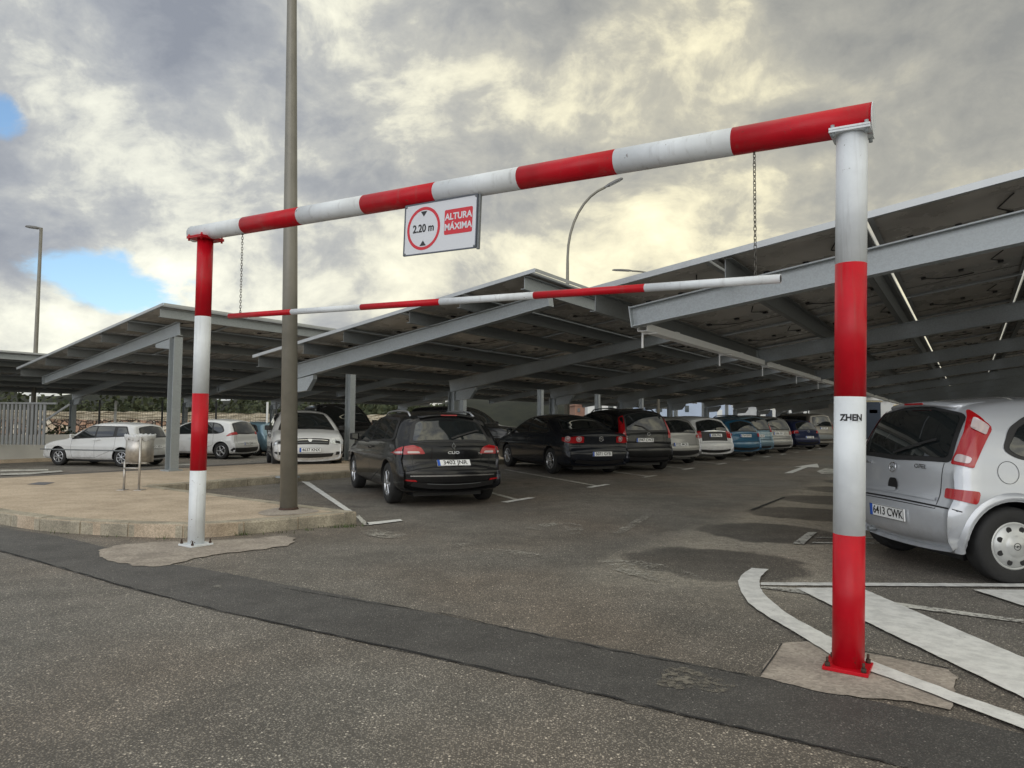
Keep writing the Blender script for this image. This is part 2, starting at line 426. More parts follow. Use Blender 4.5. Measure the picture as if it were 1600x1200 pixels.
def px(pts, z=0.0): return [P(a, b, z) for a, b in pts]

LANE = R(33.5)
U = Vector((math.sin(LANE), math.cos(LANE), 0))      # along the lane, away from the camera
V = Vector((math.cos(LANE), -math.sin(LANE), 0))     # across the lane, to the right

# ================================================================== GROUND
u_dir, v_dir = U, V
def lane_ovals_oil(nt, co, c):
    # dark ovals in a paler band along the roof's low edge, at panel spacing
    dv = nt.node('ShaderNodeVectorMath', {'operation': 'ADD'}, i0=co, i1=nt.node('ShaderNodeVectorMath', {'operation': 'SCALE'}, i0=nt.noise(co, 2.2, 4, 0.6, 0, 'Color')).outputs[0])
    sc = dv.inputs[1].links[0].from_node; sc.inputs['Scale'].default_value = 0.45
    def dot(v): return nt.node('ShaderNodeVectorMath', {'operation': 'DOT_PRODUCT'}, i0=dv, i1=tuple(v)).outputs['Value']
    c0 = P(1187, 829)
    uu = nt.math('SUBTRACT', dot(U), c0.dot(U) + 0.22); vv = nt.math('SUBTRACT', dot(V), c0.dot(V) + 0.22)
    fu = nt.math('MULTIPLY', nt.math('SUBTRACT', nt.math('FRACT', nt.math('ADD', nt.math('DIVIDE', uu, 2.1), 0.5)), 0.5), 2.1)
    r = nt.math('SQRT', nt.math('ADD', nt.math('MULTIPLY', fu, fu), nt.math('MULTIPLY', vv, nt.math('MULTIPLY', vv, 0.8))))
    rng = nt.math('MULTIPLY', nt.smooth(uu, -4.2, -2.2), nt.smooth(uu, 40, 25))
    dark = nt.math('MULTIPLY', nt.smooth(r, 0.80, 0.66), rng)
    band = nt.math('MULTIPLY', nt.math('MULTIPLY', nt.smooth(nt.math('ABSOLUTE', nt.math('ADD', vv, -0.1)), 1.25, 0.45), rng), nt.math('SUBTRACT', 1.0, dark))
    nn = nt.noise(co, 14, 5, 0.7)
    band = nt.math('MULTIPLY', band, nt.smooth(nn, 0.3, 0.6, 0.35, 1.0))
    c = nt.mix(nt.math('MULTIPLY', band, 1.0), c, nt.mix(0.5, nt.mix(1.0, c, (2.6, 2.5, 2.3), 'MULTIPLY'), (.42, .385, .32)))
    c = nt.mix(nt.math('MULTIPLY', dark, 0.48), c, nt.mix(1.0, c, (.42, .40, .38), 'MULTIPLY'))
    # oil drips and tyre-darkened bays on the left
    oil = nt.smooth(nt.noise(co, 1.1, 5, 0.6, 0.4), 0.56, 0.72)
    under = nt.smooth(nt.math('SUBTRACT', P(935, 760).dot(V), dot(V)), 0.0, 1.0)
    c = nt.mix(nt.math('MULTIPLY', nt.math('MULTIPLY', oil, under), 0.6), c, (0.02, 0.018, 0.016))
    # the lane past the gate is older, darker and browner
    ln = nt.smooth(dot(cR), -30, 30)
    return c
M_asph = asphalt('asphalt_aggregate', (0.105, 0.097, 0.085), (0.42, 0.385, 0.33), 120, 0.80, 0.24, 0.4, lane_ovals_oil)
M_asph2 = asphalt('asphalt_new_patch', (0.062, 0.060, 0.057), (0.20, 0.19, 0.175), 140, 0.75, 0.25, 0.1)
M_mark = paint_mark('road_paint', (0.78, 0.78, 0.75), 0.33)
M_mark2 = paint_mark('road_paint_worn', (0.66, 0.65, 0.59), 0.43, (0.12, 0.11, 0.10))
M_ghost = paint_mark('road_paint_ghost', (0.42, 0.40, 0.35), 0.475, alpha=True)
M_pave = concrete('pavement_pebble', (0.40, 0.32, 0.235), (0.52, 0.425, 0.32), 2.2, 120, 0.7)
M_kerb = concrete('kerb_concrete', (0.25, 0.225, 0.175), (0.42, 0.375, 0.29), 3, 110, 0.6)
M_pad = concrete('footing_concrete', (0.27, 0.235, 0.20), (0.38, 0.335, 0.285), 3.5, 90, 0.5)
M_crack = simple('joint_sealant', (0.02, 0.02, 0.02), 0.8)

g = MB(); S = 900
BK0 = P(0, 747, 0.14); VB = BK0.dot(V)              # the ground falls 0.3 m beyond the paved strip
def gz(p):
    t = min(1, max(0, (VB - Vector((p[0], p[1], 0)).dot(V) - 1.2) / 6.0)); return -0.3 * t * t * (3 - 2 * t)
prof = [VB - 900, VB - 60] + [VB - 1.2 - 6 * k / 10 for k in range(10, -1, -1)] + [VB + 60, VB + 900]
vs = []
for vv_ in prof:
    for uu_ in (-400, 900): q = V * vv_ + U * uu_; vs.append((q.x, q.y, gz(q)))
g.add(vs, [(2 * i, 2 * i + 2, 2 * i + 3, 2 * i + 1) for i in range(len(prof) - 1)], 0, True)
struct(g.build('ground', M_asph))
# newer strip of asphalt across the entrance
up_e = [(-500, 778), (-200, 798), (0, 824), (90, 838), (160, 854), (215, 876), (300, 886), (360, 897), (560, 936), (800, 983), (1180, 1058), (1600, 1147), (1900, 1211)]
lo_e = [(1700, 1273), (1400, 1197), (1200, 1150), (1000, 1103), (800, 1056), (560, 1003), (340, 955), (200, 919), (100, 890), (0, 862), (-200, 820), (-500, 790)]
sheet('asphalt_strip', px(up_e + lo_e), 0.004, M_asph2, 0.008)
# tar seam along its edge
def ribbon(name, pts, wd, z, mat, jit=0.0):
    pts = [Vector((p.x, p.y, 0)) for p in pts]; L, Rr = [], []
    for i, p in enumerate(pts):
        t = (pts[min(i + 1, len(pts) - 1)] - pts[max(0, i - 1)]).normalized(); n = Vector((-t.y, t.x, 0))
        k = wd / 2 * (1 + random.uniform(-jit, jit)); L.append(p + n * k); Rr.append(p - n * k)
    mb = MB(); N = len(pts)
    mb.add([(q.x, q.y, z) for q in L + Rr], [(i, i + 1, N + i + 1, N + i) for i in range(N - 1)])
    o = mb.build(name, mat)
    for pl in o.data.polygons:
        if pl.normal.z < 0: pl.flip()
    o['kind'] = 'structure'; return o
seam = catmull(px([(a, b - 1) for a, b in lo_e if 0 <= a <= 1450]), False, 10)
seam = [p + Vector((random.uniform(-1, 1), random.uniform(-1, 1), 0)) * 0.008 for p in seam]
ribbon('asphalt_seam', seam, 0.011, 0.008, M_crack, 0.9)
seam = catmull(px([(430, 918), (560, 940), (700, 962), (800, 985), (920, 1010), (1050, 1035), (1180, 1058)]), False, 10)
seam = [p + Vector((random.uniform(-1, 1), random.uniform(-1, 1), 0)) * 0.01 for p in seam]
ribbon('asphalt_seam', seam, 0.007, 0.008, M_crack, 0.9)
# concrete footings of the gate
sheet('concrete_footing', px([(152, 864), (175, 855), (235, 848), (310, 846), (380, 843), (440, 838), (456, 842), (452, 851), (420, 858), (370, 864), (330, 868), (290, 878), (260, 884), (215, 885), (175, 878)]), 0.008, M_pad, 0.006, True)
sheet('concrete_footing', px([(1222, 1006), (1262, 1004), (1350, 1022), (1478, 1046), (1494, 1060), (1488, 1112), (1420, 1098), (1345, 1092), (1290, 1085), (1240, 1072), (1188, 1060), (1192, 1044)]), 0.008, M_pad, 0.008)
sheet('worn_patch', px([(1036, 1052), (1060, 1048), (1100, 1056), (1140, 1066), (1142, 1076), (1100, 1084), (1064, 1080), (1042, 1068)]), 0.008, paint_mark('worn_dust', (0.22, 0.20, 0.165), 0.46, alpha=True), 0.01, True)
ribbon('footing_joint', px([(1345, 1020), (1400, 1030), (1484, 1048)]), 0.012, 0.012, M_crack, 0.6)
ribbon('footing_joint', px([(1222, 1008), (1208, 1030), (1190, 1055)]), 0.008, 0.012, M_crack, 0.6)

# ---- painted markings
def mk(name, pts, mat=None, z=0.012, jit=0.004, smooth=False): return sheet(name, pts, z, mat or M_mark, jit, smooth)
A0 = [(1174, 890), (1156, 905), (1156, 922), (1170, 945), (1200, 967), (1240, 990), (1300, 1028)]
A1 = [(1305, 1004), (1275, 987), (1235, 965), (1200, 937), (1188, 920), (1188, 905), (1201, 892)]
o_ = catmull(px(A0), False, 6); i_ = catmull(px(A1), False, 6)
mk('painted_curve', [*o_, P(1357, 1052), P(1425, 1077), P(1500, 1106), P(1600, 1144), P(1750, 1202), P(1760, 1170), P(1600, 1124), P(1500, 1090), P(1425, 1061), P(1357, 1035), *i_], None, 0.016)
mk('painted_line', px([(1189, 912), (1189, 916.5), (1600, 919), (1900, 921), (1900, 914), (1600, 914)]))
mk('painted_stripe', px([(1243, 921.5), (1345, 921.5), (1600, 1032), (1900, 1162), (2000, 1290), (1600, 1095)]), None, 0.016)
mk('painted_stripe', px([(1520, 924), (1800, 926), (1900, 1020), (1600, 950)]), None, 0.016)
mk('painted_line', px([(1190, 917.5), (1240, 920), (1380, 940), (1600, 970), (1600, 975), (1378, 946), (1190, 920)]), M_mark2, 0.008, 0.006)
mk('painted_line', px([(1238, 851), (1256, 852), (1276, 833), (1262, 833)]), M_mark2)
DIV_L = Vector((math.sin(R(-23.3)), math.cos(R(-23.3)), 0)); DIV_R = Vector((1, 0.0, 0))
def quad_line(a, d, L, wd, mat=None, name='painted_line', z=0.012):
    n = Vector((-d.y, d.x, 0)) * wd / 2
    return mk(name, [a - n, a + d * L - n, a + d * L + n, a + n], mat, z, 0.004)
tpix = [(599, 819), (810, 782), (935, 760), (1015, 745), (1076, 733), (1128, 725), (1166, 719), (1198, 714), (1224, 710), (1245, 707), (1265, 704), (1281, 701)]
t0 = P(599, 819); t11 = P(1165, 719)
for i in range(14):
    c = t0 + U * (3.03 * i) if i else t0
    if i == 0:
        mk('painted_line', px([(574, 822), (571, 818), (625, 812.5), (629, 815)]), M_mark)
        mk('painted_line', px([(471, 753), (483, 754), (551, 800), (545, 803)]), M_mark)
        mk('painted_line', px([(556, 808), (561, 806), (577, 821), (568, 822)]), M_mark2)
        continue
    c = P(*tpix[i]) if i < 12 else c
    quad_line(c - U * 0.42, U, 0.84, 0.13, M_mark if i % 3 else M_mark2)
    quad_line(c + DIV_L * 0.07, DIV_L, 4.7, 0.10, M_mark2, z=0.008)
tr = P(1258, 841)
for i in range(0, 9):
    c = tr + U * 3.05 * i
    if i: quad_line(c - U * 0.42, U, 0.84, 0.12, M_mark2)
    quad_line(c + DIV_R * 0.1 + U * 0.03, DIV_R, 4.6, 0.055, M_mark2, z=0.008)
    if i == 0: quad_line(c + DIV_R * 0.15 - U * 0.38, DIV_R, 4.4, 0.06, M_mark2, z=0.008)
# arrow in the lane, faded arrows and scrapes
mk('painted_arrow', px([(1225, 740), (1238, 740), (1262, 730.5), (1280, 731), (1277, 725), (1240, 730), (1253, 730)]), M_mark)
mk('painted_arrow', px([(1276, 737), (1290, 732), (1306, 734), (1306, 741), (1284, 741)]), M_mark2)
for q in ([(822, 826), (870, 816), (900, 820), (912, 826), (905, 836), (860, 831)], [(958, 836), (972, 836), (1018, 807), (1006, 806), (985, 818)],
          [(930, 880), (1000, 878), (1090, 900), (1085, 914), (1010, 906)], [(705, 853), (735, 851), (760, 860), (730, 864)], [(760, 858), (838, 866), (830, 872), (770, 868)],
          [(560, 832), (590, 829), (640, 838), (600, 842)], [(335, 917), (345, 916), (346, 920), (336, 920)]):
    mk('faded_paint', px(q), M_ghost, 0.012, 0.02, True)
quad_line(P(1230, 802) - V * 0.5, U, 2.2, 0.05, M_crack, 'asphalt_seam', 0.008)
# old patch joints on the lane
for (a, b, c_) in (((800, 800), (1000, 790), 0.02), ((1180, 838), (1080, 930), 0.015)):
    pass

# ---- raised pavement with kerb stones
KZ = 0.14
front = [(-700, 735), (-400, 752), (-200, 772), (-90, 786), (0, 800), (50, 808), (130, 814.5), (180, 817), (245, 819.5), (330, 819), (420, 812), (490, 806), (556, 800)]
fw = catmull([P(a, b, KZ) for a, b in front], False, 6)
tip = P(556, 800, KZ); notch = P(236, 759, KZ); fark = P(540, 737, KZ)
far_end = notch + U * 46
back0 = P(0, 747, KZ); back_end = far_end - V * 3.4
# pavement slab: near lobe + strip between the rows of cars
lobe = [*fw, notch, far_end, back_end, back0 - U * 9]
mb = MB(); bm = bmesh.new()
f = bm.faces.new([bm.verts.new((p.x, p.y, KZ)) for p in lobe])
ext = bmesh.ops.extrude_face_region(bm, geom=[f])
for e in ext['geom']:
    if isinstance(e, bmesh.types.BMVert): e.co.z = -0.02
bmesh.ops.triangulate(bm, faces=[x for x in bm.faces if len(x.verts) > 4]); bmesh.ops.recalc_face_normals(bm, faces=bm.faces[:])
me = bpy.data.meshes.new('pavement'); bm.to_mesh(me); bm.free(); me.materials.append(M_pave)
pv = bpy.data.objects.new('pavement', me); COL.objects.link(pv); struct(pv)
def kerb_run(pts, wd=0.16, blk=0.62, zt=KZ + 0.006, side=1):
    # kerb stones laid along a path (outer face on the path), joints between them
    mb = MB(); L = [0]
    for i in range(1, len(pts)): L.append(L[-1] + (pts[i] - pts[i - 1]).length)
    def at(s):
        for i in range(1, len(L)):
            if s <= L[i]: return pts[i - 1].lerp(pts[i], (s - L[i - 1]) / max(1e-6, L[i] - L[i - 1]))
        return pts[-1]
    s = 0
    while s < L[-1] - 0.05:
        e = min(s + blk, L[-1]); a = at(s + 0.007); b = at(e - 0.007); d = (b - a).normalized(); n = Vector((-d.y, d.x, 0)) * side
        dz = random.uniform(-0.003, 0.003); o1 = n * (-0.012 + random.uniform(-.004, .004))
        c = [a + o1, b + o1, b + n * wd, a + n * wd]
        vs = [(q.x, q.y, -0.03) for q in c]
        top = [a + o1 + n * 0.02, b + o1 + n * 0.02, b + n * wd, a + n * wd]
        vs += [(q.x, q.y, zt - 0.022) for q in c[:2]] + [(q.x, q.y, zt + dz) for q in top]
        # 0-3 base, 4-5 face top, 6-9 top
        mb.add([Vector(v) for v in vs], [(0, 1, 5, 4), (4, 5, 7, 6), (6, 7, 8, 9), (1, 2, 8, 7, 5), (0, 4, 6, 9, 3), (3, 9, 8, 2), (0, 3, 2, 1)])
        s = e
    return mb
struct(kerb_run([Vector((p.x, p.y, 0)) for p in fw]).build('kerb', M_kerb))
tipr = [Vector((p.x, p.y, 0)) for p in (tip, tip.lerp(notch, .5), notch)]
struct(kerb_run(tipr).build('kerb', M_kerb))
struct(kerb_run([Vector((p.x, p.y, 0)) for p in (notch, far_end)], side=1).build('kerb', M_kerb))
# concrete collar at lamp foot
sheet('lamp_footing', px([(405, 800), (450, 792), (498, 798), (475, 803), (420, 806)], KZ), KZ + 0.004, M_pad, 0.004, True)
sheet('drain_cover', px([(42, 757), (60, 753.5), (86, 754), (70, 758)], KZ), KZ + 0.004, simple('cast_iron', (0.12, 0.12, 0.13), 0.6), 0.0)

# weeds growing from the kerb foot
random.seed(5)
M_weed = simple('weed_green', (0.07, 0.10, 0.03), 0.8, var=0.4, vscale=30)
mb = MB()
for (a, b, n) in ((373, 836, 40), (388, 835, 14), (540, 824, 40), (525, 825, 20), (552, 822, 25), (440, 833, 10), (250, 842, 10), (480, 829, 14), (100, 834, 8), (175, 839, 8)):
    c = P(a, b)
    for k in range(n):
        p = c + Vector((random.gauss(0, .07), random.gauss(0, .02), 0)); h = random.uniform(.015, .055); an = random.uniform(0, 6.28)
        d = Vector((math.cos(an), math.sin(an), 0)); t = d * random.uniform(.01, .03)
        mb.add([p - d.cross(Vector((0, 0, 1))) * .005, p + d.cross(Vector((0, 0, 1))) * .005, p + t + Vector((0, 0, h))], [(0, 1, 2)])
tag(mb.build('weeds', M_weed, fixn=False), 'small green weeds sprouting along the foot of the kerb', 'weeds', kind='stuff')

# ================================================================== GATE
GR = P(1325, 1046); GL = P(306, 853)
def gp(x, y): return PV(x, y, GL, GR)
gdir = Vector((GR.x - GL.x, GR.y - GL.y, 0)).normalized(); gn = Vector((gdir.y, -gdir.x, 0))   # gn points to the photographer
if gn.y > 0: gn = -gn
topR = gp(1331, 212); topL = gp(321, 375)
def band_cuts(p0, p1, ppx0, ppx1, ys):
    out = [p0]
    for yv in ys:
        t = (yv - ppx0[1]) / (ppx1[1] - ppx0[1]); xx = ppx0[0] + (ppx1[0] - ppx0[0]) * t
        out.append(gp(xx, yv))
    out.append(p1); return out
gate = thing('height_limit_gate', 'large red and white striped pipe gateway spanning the car park entrance', 'gate', (GL + GR) / 2)
GI = Matrix.Translation(-gate.location)
def gb(mb, name, mats, parent=None, bevel=0):
    mb.v = [GI @ v for v in mb.v]; return mb.build(name, mats, parent or gate, bevel)
def banded(pts, rad, mis, n=40):
    mb = MB()
    for i in range(len(pts) - 1):
        a, b = pts[i], pts[i + 1]
        mb.tube([a, b], rad, n, mis[i], caps=True)
    return mb
# right post: red base, white, red, white top
zR = band_cuts(GR, topR, (1325, 1046), (1331, 212), [834, 620, 413])
pr = gb(banded(zR, 0.078, [0, 1, 0, 1]), 'post', [M_red, M_white])
zL = band_cuts(GL, topL, (306, 853), (321, 375), [735, 615, 495])
pl = gb(banded(zL, 0.078, [1, 0, 1, 0]), 'post', [M_red, M_white])
rot45 = Matrix((gdir, -gn, Vector((0, 0, 1)))).transposed()
def foot(base, mat, parent, S_):
    mb = MB(); mb.box(base + Vector((0, 0, 0.018)), (S_, S_, 0.018), rot45)
    gb(mb, 'base_plate', mat, parent, 0.002)
    mb = MB()
    for sx in (-1, 1):
        for sy in (-1, 1):
            c = base + gdir * (sx * (S_ / 2 - .022)) + gn * (sy * (S_ / 2 - .022))
            mb = MB(); mb.tube([c + Vector((0, 0, .026)), c + Vector((0, 0, .046))], 0.014, 6); mb.tube([c + Vector((0, 0, .046)), c + Vector((0, 0, .072))], 0.007, 8); gb(mb, 'anchor_bolt', M_rust, parent)
    
foot(GR, M_red, pr, .215); foot(GL, M_white, pl, .235)
# beam
bx = [303, 384, 472, 572, 685, 815, 965, 1147, 1364]
yax = lambda x: 368.5 + (185 - 368.5) * ((x - 303) / (1363 - 303)) 
# axis follows a straight line in space
bl, br = gp(303, 366), gp(1364, 184)
bpts = [bl]
for x in bx[1:-1]:
    y = 366 + (184 - 366) * (x - 303) / (1364 - 303)
    bpts.append(gp(x, y))
bpts.append(br)
bm_ = gb(banded(bpts, 0.081, [1, 0, 1, 0, 1, 0, 1, 0]), 'beam', [M_red, M_white])
bdir = (br - bl).normalized()
# end cap rim
capm = MB(); capm.tube([br, br + bdir * 0.004], 0.0835, 40); gb(capm, 'end_cap', M_white, bm_); capm = MB(); capm.tube([bl - bdir * 0.004, bl], 0.0835, 40)
gb(capm, 'end_cap', M_white, bm_)
def flange(top, mats, parent, S_, dz=0.0):
    y_ = -gn; z_ = bdir.cross(y_).normalized()
    if z_.z < 0: z_ = -z_
    rot = Matrix((bdir, y_, z_)).transposed()
    mb = MB(); mb.box(top + Vector((0, 0, 0.004 + dz)), (S_, S_, 0.012), rot); gb(mb, 'flange', mats[0], parent, 0.002)
    mb = MB(); mb.box(top + Vector((0, 0, 0.018 + dz)), (S_, S_, 0.012), rot); gb(mb, 'flange', mats[1], bm_, 0.002)
    mb = MB()
    for sx in (-1, 1):
        for sy in (-1, 1):
            c = top + bdir * (sx * (S_ / 2 - .018)) + gn * (sy * (S_ / 2 - .018)) + Vector((0, 0, dz)); mb = MB(); mb.tube([c + Vector((0, 0, -.022)), c + Vector((0, 0, .042))], 0.011, 6); gb(mb, 'flange_bolt', mats[2], parent)
flange(topR, (M_white, M_white, M_galv), pr, .20); flange(topL, (M_red, M_red, M_red), pl, .26)
# flaking black lettering on the white part of the right post
def wrap_text(body, size, z, mat, bold, ang0, rr):
    M = Matrix.Identity(4); o = text_obj('painted_lettering', body, size, mat, pr, M, 0.9, 0.0004, bold)
    base = GR.lerp(topR, (z - GR.z) / (topR.z - GR.z)); lean = (topR - GR).normalized()
    face = (Vector((0, 0, 0)) - Vector((base.x, base.y, 0))).normalized(); side = Vector((-face.y, face.x, 0))
    for v in o.data.vertices:
        a = ang0 + v.co.x / 0.079; r = rr + v.co.z
        jx = 0.25 * math.sin(v.co.x * 300)
        v.co = GI @ (base + lean * v.co.y + (face * math.cos(a) + side * math.sin(a)) * r)
    return o
zg = gp(1330, 653).z
wrap_text('ZHEN', 0.047, zg, M_ink, 0.002, 0.10, 0.0790)
mb = MB()
sl = wrap_text('/', 0.04, zg - 0.010, M_white, 0.0, 0.52, 0.0806); sl2 = wrap_text('-   -    -', 0.035, zg - 0.012, M_white, 0.001, 0.10, 0.0806); sl2.name = sl.name = 'scratches'

# ---- hanging bar, chains, sign
hb = [(359, 494), (456, 489.5), (565, 483.5), (688, 476), (835, 465), (1008, 453.5), (1219, 435.5)]
hpts = [gp(a, b) for a, b in hb]
# straighten: project onto the straight line between both ends
ha, hz = hpts[0], hpts[-1]; hd = (hz - ha).normalized()
hpts = [ha + hd * (p - ha).dot(hd) for p in hpts]
HB = thing('hanging_height_bar', 'thin red and white striped pipe hanging on chains below the gateway beam', 'height bar', (ha + hz) / 2)
mb = banded(hpts, 0.026, [0, 1, 0, 1, 0, 1], 24); mb.v = [v - HB.location for v in mb.v]; mb.build('pipe', [M_red, M_white], HB)
mb = MB(); mb.tube([hz, hz + hd * 0.003], 0.0265, 24); mb.tube([hz + hd * .003, hz + hd * .0035], .021, 24, 1); mb.v = [v - HB.location for v in mb.v]; mb.build('pipe_end', [M_white, M_black], HB)
def chain(xa, ytop, label):
    t = (xa - 303) / (1364 - 303); a = gp(xa, ytop)
    best = min((ha.lerp(hz, i / 400) for i in range(401)), key=lambda p: (Vector((p.x, p.y)) - Vector((a.x, a.y))).length)
    bot = best + Vector((0, 0, 0.02)); L = a.z - bot.z; n = max(4, int(L / 0.026)); mb = MB()
    for i in range(n):
        c = a + Vector((0, 0, -(i + 0.5) * L / n)); hh = L / n * 0.72
        ang = (0.35 if i % 2 else 0.35 + math.pi / 2) + random.uniform(-.2, .2); d = Vector((math.cos(ang), math.sin(ang), 0))
        pts = []
        for k in range(13):
            q = 2 * math.pi * k / 12; pts.append(c + d * (0.0085 * math.cos(q)) + Vector((0, 0, hh * math.sin(q))))
        mb.tube(pts, 0.0024, 6, 0, caps=False)
    # shackle at top and bottom
    for zz_ in (a, bot):
        mb.tube([zz_ + Vector((-.012, 0, 0)), zz_ + Vector((.012, 0, 0))], 0.006, 8)
        mb.tube([zz_ + Vector((0, 0, -.014)), zz_ + Vector((0, 0, .014))], 0.005, 8)
    o = mb.build('chain', simple('dark_chain_steel', (0.10, 0.095, 0.085), 0.45, metal=0.7, var=0.3, vscale=50))
    tag(o, label, 'chain', 'chains holding the hanging height bar'); return o
chain(379, 366, 'steel chain holding the left, all-red end of the hanging bar')
chain(1178.5, 233, 'steel chain holding the right, white end of the hanging bar')
TL, TR, BR_, BL = [gp(*q) for q in ((637, 325), (749, 305), (749, 388), (637, 401))]
sc_ = (TL + TR + BR_ + BL) / 4; sx = ((TR - TL) + (BR_ - BL)).normalized(); syv = Vector((0, 0, 1)); sn = sx.cross(syv).normalized(); syv = sn.cross(sx)
if sn.y > 0: sn = -sn
sw = ((TR - TL).length + (BR_ - BL).length) / 2; sh = ((TL - BL).length + (TR - BR_).length) / 2
sc_ = sc_ + sn * 0.03
SG = thing('height_limit_sign', 'white 2.20 m maximum height sign hanging under the gateway beam', 'sign', sc_)
T0 = frame((0, 0, 0), sx, syv, sn)
mb = MB(); mb.prism([(-sw / 2, -sh / 2), (sw / 2, -sh / 2), (sw / 2, sh / 2), (-sw / 2, sh / 2)], 0, 0.004, M=T0)
M_signw = simple('sign_white', (0.66, 0.68, 0.72), 0.35)
M_signr = simple('sign_red', (0.60, 0.02, 0.035), 0.4)
mb.build('sign_board', M_signw, SG)
mb = MB()
for a, b in (((-sw / 2, -sh / 2), (sw / 2, -sh / 2)), ((sw / 2, -sh / 2), (sw / 2, sh / 2)), ((sw / 2, sh / 2), (-sw / 2, sh / 2)), ((-sw / 2, sh / 2), (-sw / 2, -sh / 2))):
    A_ = T0 @ Vector((*a, 0.003)); B_ = T0 @ Vector((*b, 0.003)); mb.beam(A_, B_, 0.010, 0.010, up=sn)
mb.build('sign_frame', simple('sign_frame_dark', (0.10, 0.11, 0.13), 0.4, metal=0.5), SG)
mb = MB()
for xx in (sw / 2 + 0.012,): mb.beam(T0 @ Vector((xx, -sh / 2 - .01, -0.012)), T0 @ Vector((xx, sh / 2 + 0.05, -0.012)), 0.02, 0.02, up=sn)
for xx in (-sw * .3, sw * .3): mb.beam(T0 @ Vector((xx, sh / 2 - .05, -0.012)), T0 @ Vector((xx, sh / 2 + .05, -0.012)), 0.03, 0.006, up=sn)
for xx, yy in ((-1, -1), (1, -1), (1, 1), (-1, 1)): mb.lathe([(0, 0.012), (0.007, 0.012), (0.009, 0.004)], 10, T0 @ Matrix.Translation((xx * (sw / 2 - .012), yy * (sh / 2 - .012), 0)))
mb.build('hanger', M_galvd, SG)
rr = sh * 0.425; ccx = -sw / 2 + sw * 0.275
mb = MB(); NN = 48; vs = []
for k in range(NN):
    a = 2 * math.pi * k / NN; vs += [(ccx + rr * math.cos(a), rr * math.sin(a), .0052), (ccx + rr * .86 * math.cos(a), rr * .86 * math.sin(a), .0052)]
mb.add(vs, [(2 * k, 2 * k + 1, (2 * k + 3) % (2 * NN), (2 * k + 2) % (2 * NN)) for k in range(NN)], 0, False, T0)
rx0, rx1, ry = sw * 0.07, sw * 0.445, sh * 0.24; rc = 0.012; poly = []
for (cx_, cy_, a0) in ((rx1 - rc, ry - rc + .02, 0), (rx0 + rc, ry - rc + .02, 90), (rx0 + rc, -ry + rc + .02, 180), (rx1 - rc, -ry + rc + .02, 270)):
    for k in range(5): a = R(a0 + k * 22.5); poly.append((cx_ + rc * math.cos(a), cy_ + rc * math.sin(a)))
mb.prism(poly, 0.0045, 0.0055, M=T0); mb.build('sign_red_print', M_signr, SG)
mb = MB()
for s_ in (1, -1): mb = MB(); mb.prism([(ccx - rr * .19, s_ * rr * .80), (ccx + rr * .19, s_ * rr * .80), (ccx, s_ * rr * .56)], 0.0045, 0.006, M=T0); mb.build('sign_arrow', M_ink, SG)
text_obj('sign_lettering', '2.20 m', sh * .215, M_ink, SG, T0 @ Matrix.Translation((ccx, 0, .0055)), 0.92, 0.0006, 0.002)
text_obj('sign_lettering', 'ALTURA', sh * .175, M_signw, SG, T0 @ Matrix.Translation(((rx0 + rx1) / 2, .02 + ry * .40, .0062)), 0.98, 0.0006, 0.002)
text_obj('sign_lettering', 'M\u00c1XIMA', sh * .175, M_signw, SG, T0 @ Matrix.Translation(((rx0 + rx1) / 2, .02 - ry * .42, .0062)), 0.98, 0.0006, 0.002)

# ================================================================== STREET LAMPS
def lamp_head(o, at, d, L=0.62, name='lamp_head'):
    d = Vector(d).normalized(); s_ = Vector((-d.y, d.x, 0)).normalized(); u_ = d.cross(s_)
    if u_.z < 0: u_ = -u_
    T = frame(at, d, s_ if d.cross(s_).z > 0 else -s_, u_)
    mb = MB(); prof = [(-.05, .04, .035), (.05, .06, .05), (.18, .12, .06), (L * .6, .14, .06), (L * .9, .11, .045), (L, .05, .02)]
    rings = []
    for (x, hw, hh) in prof:
        rings.append([(x, -hw, -.02), (x, -hw * .8, hh), (x, hw * .8, hh), (x, hw, -.02)])
    vs = [v for r_ in rings for v in r_]; fs = [(0, 1, 2, 3)]
    for i in range(len(rings) - 1):
        for k in range(4): fs.append((i * 4 + k, i * 4 + (k + 1) % 4, (i + 1) * 4 + (k + 1) % 4, (i + 1) * 4 + k))
    fs.append(tuple(reversed([(len(rings) - 1) * 4 + k for k in range(4)])))
    mb.add(vs, fs, 0, False, T); h = mb.build(name, simple('lamp_housing', (0.16, 0.16, 0.16), 0.4, metal=0.3), o, 0.006)
    mb = MB(); mb.prism([(.15, -.09), (L * .85, -.08), (L * .85, .08), (.15, .09)], -.034, -.021, M=T); mb.build('lamp_glass', simple('lamp_lens', (0.45, 0.45, 0.42), 0.2), h)
